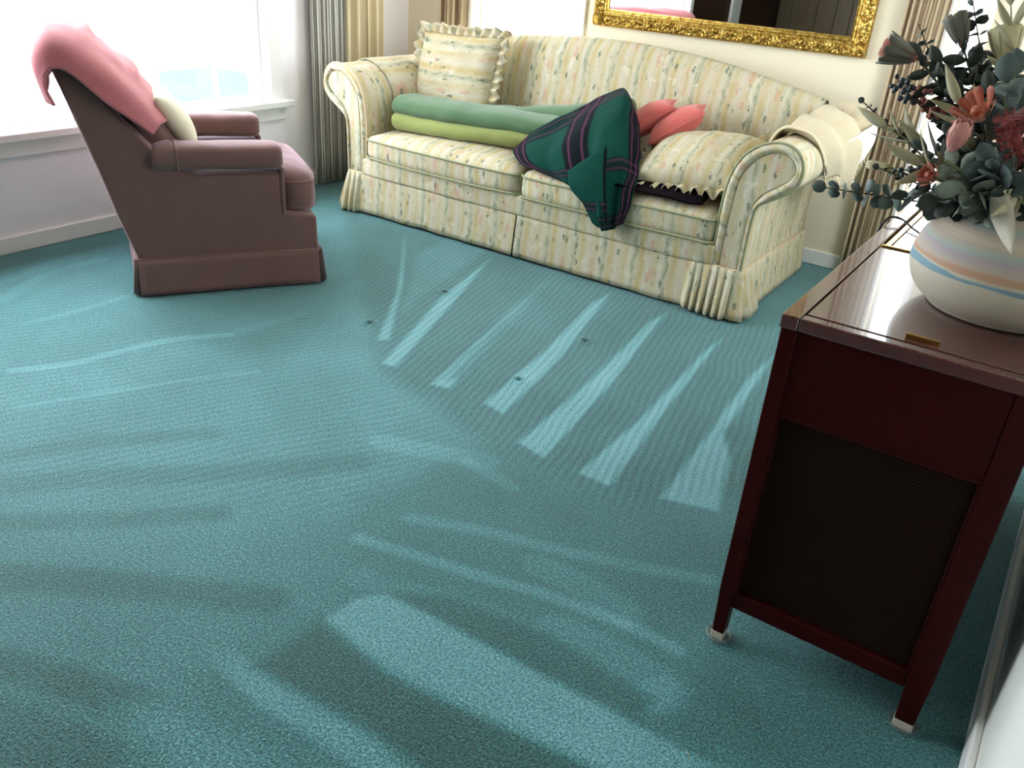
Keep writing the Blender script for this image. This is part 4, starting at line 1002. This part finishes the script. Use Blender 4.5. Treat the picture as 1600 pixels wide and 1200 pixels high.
def berries(name, tip, n, rad, r, mat, label, cat, bend=(0, 0, .02), long=1.0):
    t_, P = stem_thing(name, tip, label, cat, bend, .0016)
    R = random.Random(n * 13 + int(abs(tip[0]) * 997)); tg = (P[-1] - P[-4]).normalized()
    bm = bmesh.new(); bmesh.ops.create_icosphere(bm, subdivisions=1, radius=r); me = bpy.data.meshes.new('berry'); bm.to_mesh(me); bm.free(); me.materials.append(mat); me.polygons.foreach_set('use_smooth', [True] * len(me.polygons))
    for k in range(n):
        q = Vector((R.gauss(0, 1), R.gauss(0, 1), R.gauss(0, 1))).normalized() * rad * R.uniform(.5, 1)
        p = P[-1] + q + tg * rad * long * R.uniform(-1.2, 1)
        inst('berry', me, t_, Matrix.Translation(p) @ Matrix.Scale(R.uniform(.75, 1.2), 4))
# --- the stems, front to back
euc(at(1292, 293, 1.72), 'euc', .42, 12, 'grey eucalyptus branch reaching far left over the console', (0, 0, .0))
euc(at(1440, 300, 1.66), 'euc_d', .50, 8, 'dark round-leaved branch low on the vase left side', (-.02, 0, .0))
euc(at(1350, 160, 1.80), 'euc_s', .40, 15, 'wiry sprig of tiny dark leaves reaching left below the berries', (-.02, 0, .01))
euc(at(1374, 262, 1.76), 'euc_s', .45, 12, 'wiry sprig of tiny leaves above the grey eucalyptus', (0, 0, .0))
euc(at(1436, 38, 1.92), 'euc_d', .74, 6, 'dark sprig pointing up beside the beige drape', (-.01, 0, .01), s=(.5, .75))
euc(at(1518, -15, 1.88), 'euc_d', .60, 10, 'tall dark eucalyptus stem rising highest before the bright window', (.0, 0, .02), s=(.6, .9))
t_, P = stem_thing('protea_flower', at(1440, 95, 1.84), 'salmon-tipped protea facing left towards the sofa', 'flower', (.0, 0, .03), .0035)
P.append(P[-1] + Vector((-.012, -.003, .003))); head(t_, P, 'p_grey', 8, 1, .50, P_SALMON, .012, .05, .9); head(t_, P, 'p_salmon', 9, 3, .34, None, .012, .05, 1.0)
leaves_along(t_, P[:-1], 'dark', .62, .98, 10, .8, True)
t_, P = stem_thing('protea_flower', at(1505, 70, 1.86), 'grey-brown protea standing upright near the bright window', 'flower', (.0, 0, .02), .0035)
head(t_, P, 'p_grey', 9, 3, .42, P_SALMON, .012, .05, .8); leaves_along(t_, P, 'dark', .6, .98, 10, .75, True)
t_, P = stem_thing('protea_flower', at(1572, 105, 1.86), 'cream wavy-petalled protea at the upper right', 'flower', (.0, 0, .02), .0035)
head(t_, P, 'p_cream', 8, 2, .5, P_CREAM, .012, .05); leaves_along(t_, P, 'dark', .62, .95, 7, .8, True)
t_, P = stem_thing('protea_bud', at(1478, 250, 1.61), 'closed pink protea bud in the middle of the bouquet', 'flower', (.0, -.01, .015), .004, STEMG)
P.append(P[-1] + Vector((0.004, -.006, .02)))
head(t_, P, 'p_pink', 7, 3, .46, P_PINK, .010, .03, .85, 0); leaves_along(t_, P[:-1], 'grey', .66, .95, 3, .6, True, (.6, .8), False)
t_, P = stem_thing('protea_bud', at(1392, 262, 1.86), 'pale closed bud leaning left behind the tiny leaves', 'flower', (.0, 0, .02), .003, STEMG)
head(t_, P, 'p_cream', 6, 2, .18, P_CREAM, .008, .04, .7)
t_, P = stem_thing('orange_flower', at(1540, 195, 1.68), 'orange flower with broad petals right of the pink bud', 'flower', (.0, 0, .02), .003)
P.append(P[-1] + Vector((-.008, -.008, .010))); head(t_, P, 'p_orange', 6, 2, 1.0, P_ORANGE, .010, .025, .62)
t_, P = stem_thing('orange_flower', at(1462, 278, 1.62), 'small orange-red flower low above the vase rim', 'flower', (.0, 0, .01), .002)
head(t_, P, 'p_orange', 7, 2, .9, P_RED, .008, .02, .34)
def brush(tip, label, L=.09, rr=.035):
    t_, P = stem_thing('bottlebrush_flower', tip, label, 'flower', (.01, 0, .02), .003)
    tg = (P[-1] - P[-2]).normalized(); b0 = P[-1] - tg * L * .3; R = random.Random(4); gs = []
    for k in range(260):
        t = R.random(); p = b0 + tg * L * t; a = R.uniform(0, 2 * PI); rad = Matrix.Rotation(a, 3, tg) @ tg.orthogonal().normalized(); d = (rad + tg * .35).normalized() * rr * (1 - .3 * t)
        gs.append(tube([p, p + d], .0011, 3, caps=False))
    obj('bristles', join(*gs), P_RED, t_, kind='stuff'); obj('core', tube([b0, b0 + tg * L], .011, 8), P_RED, t_)
brush(at(1590, 235, 1.66), 'red bottlebrush flower at the right edge of the bouquet')
berries('berry_sprig', at(1410, 136, 1.82), 24, .020, .0062, P_BERRY, 'cluster of dark blue berries left of the red seeds', 'berries')
berries('berry_sprig', at(1428, 268, 1.74), 22, .018, .0062, P_BERRY, 'dark berries low on the left, above the eucalyptus', 'berries')
berries('berry_sprig', at(1440, 155, 1.84), 26, .016, .0052, P_REDB, 'red seed cluster beside the dark blue berries', 'berries', long=2.0)
berries('berry_sprig', at(1468, 175, 1.80), 34, .018, .0055, P_REDB, 'larger red seed cluster above the pink bud', 'berries', long=2.2)
# pale leaf sprays and big felted leaves
def spray(tip, kind, t0, n, label, bend=(0, 0, .03), spread=.55, name='dried_leaf_spray', s=(.8, 1.1), cat='leaves', pair=True):
    t_, P = stem_thing(name, tip, label, cat, bend, .002, STEMG); leaves_along(t_, P, kind, t0, .96, n, spread, pair, s)
spray(at(1388, 200, 1.78), 'pale', .55, 4, 'pale straw-coloured leaf spray reaching left below the small dark sprig', (-.01, 0, .02), .35)
spray(at(1440, 258, 1.66), 'pale', .60, 3, 'pale leaf spray just left of the pink bud', (0, 0, .01), .4)
spray(at(1500, 165, 1.74), 'pale', .62, 4, 'pale leaf spray bending over behind the pink bud', (0, 0, .02), .5)
spray(at(1500, 300, 1.60), 'grey', .55, 4, 'grey-green leaves below the pink bud', (0, 0, .02), .6)
spray(at(1572, 130, 1.70), 'bigrey', .68, 4, 'broad grey-green wavy leaves behind the orange flower', (0, 0, .02), .7, 'felted_leaf_stem', (.5, .75))
spray(at(1548, 258, 1.62), 'felt', .55, 6, 'blue-grey felted leaves right of the pink bud', (0, -.02, .02), .6, 'felted_leaf_stem', (.5, .8))
spray(at(1585, 120, 1.78), 'bigrey', .66, 3, 'blue-grey broad leaves at the right edge above the bottlebrush', (.01, 0, .02), .7, 'felted_leaf_stem', (.5, .75))
spray(at(1580, 10, 1.86), 'pale', .75, 3, 'tall stem with pale olive leaves at the top right', (.02, 0, .0), .5)
spray(at(1480, 130, 1.84), 'dark', .55, 9, 'dark leafy stem filling the bouquet below the proteas', (0, 0, .02), .7)
spray(at(1545, 150, 1.80), 'dark', .55, 8, 'dark leafy stem behind the orange flower', (0, 0, .02), .7)
spray(at(1560, 250, 1.66), 'dark', .5, 8, 'dark leafy stem under the red bottlebrush', (0, 0, .03), .7)
spray(at(1465, 315, 1.64), 'euc_d', .4, 7, 'dark rounded foliage spilling over the vase rim', (0, 0, .02), .8, s=(.9, 1.2))
spray(at(1535, 315, 1.62), 'dark', .4, 7, 'dark narrow foliage spilling over the front of the vase', (0, 0, .03), .8, s=(.9, 1.2))
spray(at(1590, 310, 1.64), 'pale', .5, 4, 'pale leaves drooping at the right edge above the vase', (0, 0, .03), .5)
spray(at(1470, 105, 1.84), 'dark', .55, 9, 'dark leafy stem crowding the salmon-tipped protea', (0, 0, .02), .7)
spray(at(1525, 95, 1.86), 'euc_d', .6, 8, 'round dark leaves between the grey protea and the window', (0, 0, .02), .7, s=(.7, 1.0))
spray(at(1490, 210, 1.74), 'euc_d', .5, 8, 'round dark leaves behind the pink bud', (0, 0, .02), .7, s=(.7, 1.0))
spray(at(1590, 180, 1.74), 'dark', .5, 9, 'dark leaves behind the red bottlebrush', (0, 0, .02), .7)
spray(at(1450, 235, 1.76), 'dark', .5, 6, 'narrow dark leaves left of the pink bud', (0, 0, .02), .6, s=(.6, .9))
# one long ivory leaf hanging down the vase front, and a shorter one
for (b, e, sc, lab) in ((at(1556, 292, 1.625), at(1590, 400, 1.585), 1.0, 'long ivory leaf hanging down over the vase front'), (at(1548, 330, 1.635), at(1552, 375, 1.60), .55, 'short grey leaf hanging beside the long ivory leaf')):
    t_ = thing('hanging_leaf', b, lab, 'leaf'); m_ = mouth(-1.4)
    obj('stem', tube(catmull([Vector((VC[0], VC[1] - .02, .91)), m_ + Vector((.0, 0, .03)), b.lerp(m_, .4) + Vector((0, 0, .03)), b], 6), .0016, 5), STEMG, t_)
    inst('leaf', LM['ivory'] if sc > .8 else LM['grey'], t_, orient(b, (e - b).normalized(), .3, Vector((0, -1, .2)), sc * ((e - b).length / .135 if sc > .8 else 1.0)))

# ------------------------------------------------------------------ mirror
MX0, MX1, MZ0, MZ1 = -2.402, -.983, .985, 1.90
mir = thing('wall_mirror', ((MX0 + MX1) / 2, BY, MZ0), 'wall mirror in an ornate carved gilt frame above the sofa', 'mirror')
fw = .078
prof = [(0, .004), (0, .026), (.006, .034), (.014, .036), (.022, .031), (.034, .034), (.046, .033), (.054, .026), (.060, .022), (.066, .025), (.072, .024), (.078, .012), (.078, .004)]
def frame_side(p0, p1, inward, n):
    """mitred moulding with a carved running scroll"""
    p0, p1, inward = Vector(p0), Vector(p1), Vector(inward); L = (p1 - p0).length; tg = (p1 - p0).normalized(); V = []
    m = []
    for a, b in zip(prof[:-1], prof[1:]):
        for t in range(3): m.append((a[0] + (b[0] - a[0]) * t / 3, a[1] + (b[1] - a[1]) * t / 3))
    m.append(prof[-1])
    for k in range(n):
        for (a, d) in m:
            s = a + (L - 2 * a) * k / (n - 1); h = d
            if .008 < a < .056 and d > .02:
                wv = math.sin(s * 2 * PI / .085); c = .031 + .012 * wv; e = abs(a - c)
                h += .008 * max(0, 1 - (e / .008) ** 2) + .006 * max(0, math.sin(s * 2 * PI / .017)) * max(0, 1 - abs(a - .031) / .024) + .006 * mnoise.noise(Vector((s * 95, a * 95, inward.x + inward.z * 2)))
            V.append(p0 + tg * s + inward * a + Vector((0, -h, 0)))
    q = len(m)
    return V, [(k * q + j, (k + 1) * q + j, (k + 1) * q + j + 1, k * q + j + 1) for k in range(n - 1) for j in range(q - 1)]
for p0, p1, inw in (((MX0, BY, MZ0), (MX1, BY, MZ0), (0, 0, 1)), ((MX1, BY, MZ0), (MX1, BY, MZ1), (-1, 0, 0)), ((MX1, BY, MZ1), (MX0, BY, MZ1), (0, 0, -1)), ((MX0, BY, MZ1), (MX0, BY, MZ0), (1, 0, 0))):
    obj('frame_side', frame_side(p0, p1, inw, 420 if inw[0] == 0 else 280), M_GOLD, mir)
# corner acanthus ornaments
for cx, cz, sx, sz in ((MX0, MZ0, 1, 1), (MX1, MZ0, -1, 1), (MX0, MZ1, 1, -1), (MX1, MZ1, -1, -1)):
    gs = []
    for k in range(9):
        a = PI / 4 + (k - 4) * .19; L = .062 - .004 * abs(k - 4)
        P0 = Vector((cx + sx * .012, BY - .036, cz + sz * .012)); d = Vector((sx * math.cos(a), 0, sz * math.sin(a)))
        gs.append(tube([P0, P0 + d * L * .4 + Vector((0, -.010, 0)), P0 + d * L * .8 + Vector((0, -.008, 0)), P0 + d * L + Vector((0, .002, 0))], .005, 6, rfn=lambda t: .0065 * (1 - .6 * abs(t - .5))))
    gs.append(xf(lathe([(0, .014), (.006, .012), (.010, .006), (.011, 0)], (0, 0), 12), Matrix.Translation((cx + sx * .014, BY - .034, cz + sz * .014)) @ Matrix.Rotation(PI / 2, 4, 'X')))
    obj('corner_ornament', join(*gs), M_GOLD, mir)
# leaf scrolls along the lower rail
for k in range(14):
    s = MX0 + .10 + k * (MX1 - MX0 - .20) / 13; sg = 1 if k % 2 else -1
    gs = [tube([Vector((s + (.004 + .017 * (1 - t / 12)) * math.cos(t * .55), BY - .041, MZ0 + .030 + sg * (.003 + .014 * (1 - t / 12)) * math.sin(t * .55))) for t in range(13)], .0035, 5, rfn=lambda t: .0042 - .002 * t)]
    obj('scroll', join(*gs), M_GOLD, mir)
obj('mirror_glass', box(MX0 + fw - .004, MX1 - fw + .004, BY - .014, BY - .010, MZ0 + fw - .004, MZ1 - fw + .004), M_MIRROR, mir, False)
obj('liner', join(box(MX0 + fw - .002, MX1 - fw + .002, BY - .020, BY - .012, MZ0 + fw - .004, MZ0 + fw + .006), box(MX0 + fw - .002, MX1 - fw + .002, BY - .020, BY - .012, MZ1 - fw - .006, MZ1 - fw + .004), box(MX0 + fw - .004, MX0 + fw + .006, BY - .02, BY - .012, MZ0 + fw, MZ1 - fw), box(MX1 - fw - .006, MX1 - fw + .004, BY - .02, BY - .012, MZ0 + fw, MZ1 - fw)), M_GOLD, mir, False)

# ------------------------------------------------------------------ drapes
def pleat(p0, p1, out, n_f, amp, mat, name, parent, z0=.015, z1=2.25, width=1.6):
    p0, p1, out = Vector(p0), Vector(p1), Vector(out); L = (p1 - p0).length; m = n_f * 14
    def fn(u, v):
        a = u * n_f * 2 * PI; q = math.sin(a) + .25 * math.sin(2 * a + 1)
        return p0.lerp(p1, u) + out * (amp * (q + 1.2) * (1 - .25 * v)) + Vector((0, 0, z0 + (z1 - z0) * v)) + (p1 - p0).normalized() * (.3 * amp * math.cos(a) + .004 * mnoise.noise(Vector((u * 9, v * 3, 0))))
    V, F = grid(fn, m, 14)
    return obj(name, (V, F), mat, parent, uv=lambda i, co, n: (width * L * (i // 14) / (m - 1), co.z), solid=.003)
dl = thing('curtain', (WX + .06, 3.7, 0), 'tall pleated grey and cream curtain hanging in the left corner', 'curtain')
pleat((WX + .035, 3.435, 0), (WX + .035, 3.70, 0), (1, 0, 0), 6, .010, M_DRAPE, 'striped_panel', dl, width=1.0)
pleat((WX + .03, 3.69, 0), (WX + .03, 4.0, 0), (1, 0, 0), 4, .020, M_DRAPE2, 'cream_panel', dl, width=1.0)
dm = thing('curtain', (-3.32, BY - .05, 0), 'striped curtain behind the big ruffled pillow, left of the bright window', 'curtain')
pleat((-3.43, BY - .028, 0), (-3.235, BY - .028, 0), (0, -1, 0), 4, .016, M_DRAPE3, 'striped_panel', dm, width=1.0)
dr = thing('curtain', (-.77, BY - .05, 0), 'brown and beige striped curtain hanging right of the mirror', 'curtain')
pleat((-.865, BY - .032, 0), (-.69, BY - .032, 0), (0, -1, 0), 6, .010, M_DRAPE3, 'striped_panel', dr, width=1.3)

sx_, sy_ = floor_pt(1075, 1180)
o = obj('straw', tube([(sx_ - .006, sy_ + .004, .004), (sx_, sy_, .007), (sx_ + .005, sy_ - .007, .004)], .0009, 5), L_PALE, None); tag(o, 'tiny bit of yellow straw lying on the carpet near the camera', 'straw')
# ------------------------------------------------------------------ outside the window
tag(obj('ground', box(-40, WX - .17, -30, 40, -1.4, -1.24), M_CONCRETE, None, False), 'pale concrete ground outside the window', None, None, 'structure')
tag(obj('ground', box(RX + .17, 30, -30, BY + .17, -1.4, -1.24), M_CONCRETE, None, False), 'pale concrete ground right of the house', None, None, 'structure')
tag(obj('ground', box(WX - .17, 30, BY + .17, 40, -1.4, -1.24), M_CONCRETE, None, False), 'pale concrete ground behind the house', None, None, 'structure')
car = thing('car', (-8.9, 6.6, -1.3), 'white parked car outside the left window', 'car')
cy = lambda a, b, t: Vector((-8.0 - t, 4.05 + a, -1.24 + b))
body = [(0, .30), (.05, .62), (.25, .72), (1.0, .80), (3.6, .80), (4.1, .70), (4.2, .45), (4.15, .25), (.1, .25)]
obj('body', prism(body, cy, 0, 1.7), M_CARWHITE, car, bevel=(.06, 3))
cab = [(1.0, .78), (1.45, 1.22), (2.3, 1.28), (2.75, 1.18), (3.5, .80)]
obj('cabin', prism(cab, cy, .10, 1.6), M_CARWHITE, car, bevel=(.05, 3))
for pl in ([(1.42, .80), (1.46, 1.18), (2.08, 1.18), (2.10, .80)], [(2.19, .80), (2.17, 1.16), (2.40, 1.13), (3.25, .90), (3.25, .84)]):
    obj('side_window', prism(pl, cy, .085, .11), M_CARGLASS, car, False)
for a in (.85, 3.4):
    for t in (.02, 1.53):
        wv, wf = lathe([(0, 0), (.30, 0), (.31, .04), (.31, .14), (.30, .17), (0, .17)], (0, 0), 24)
        wh = obj('wheel', xf((wv, wf), Matrix.Translation((-8.0 - t, 4.05 + a, -.93)) @ Matrix.Rotation(-PI / 2, 4, 'Y')), M_TYRE, car)
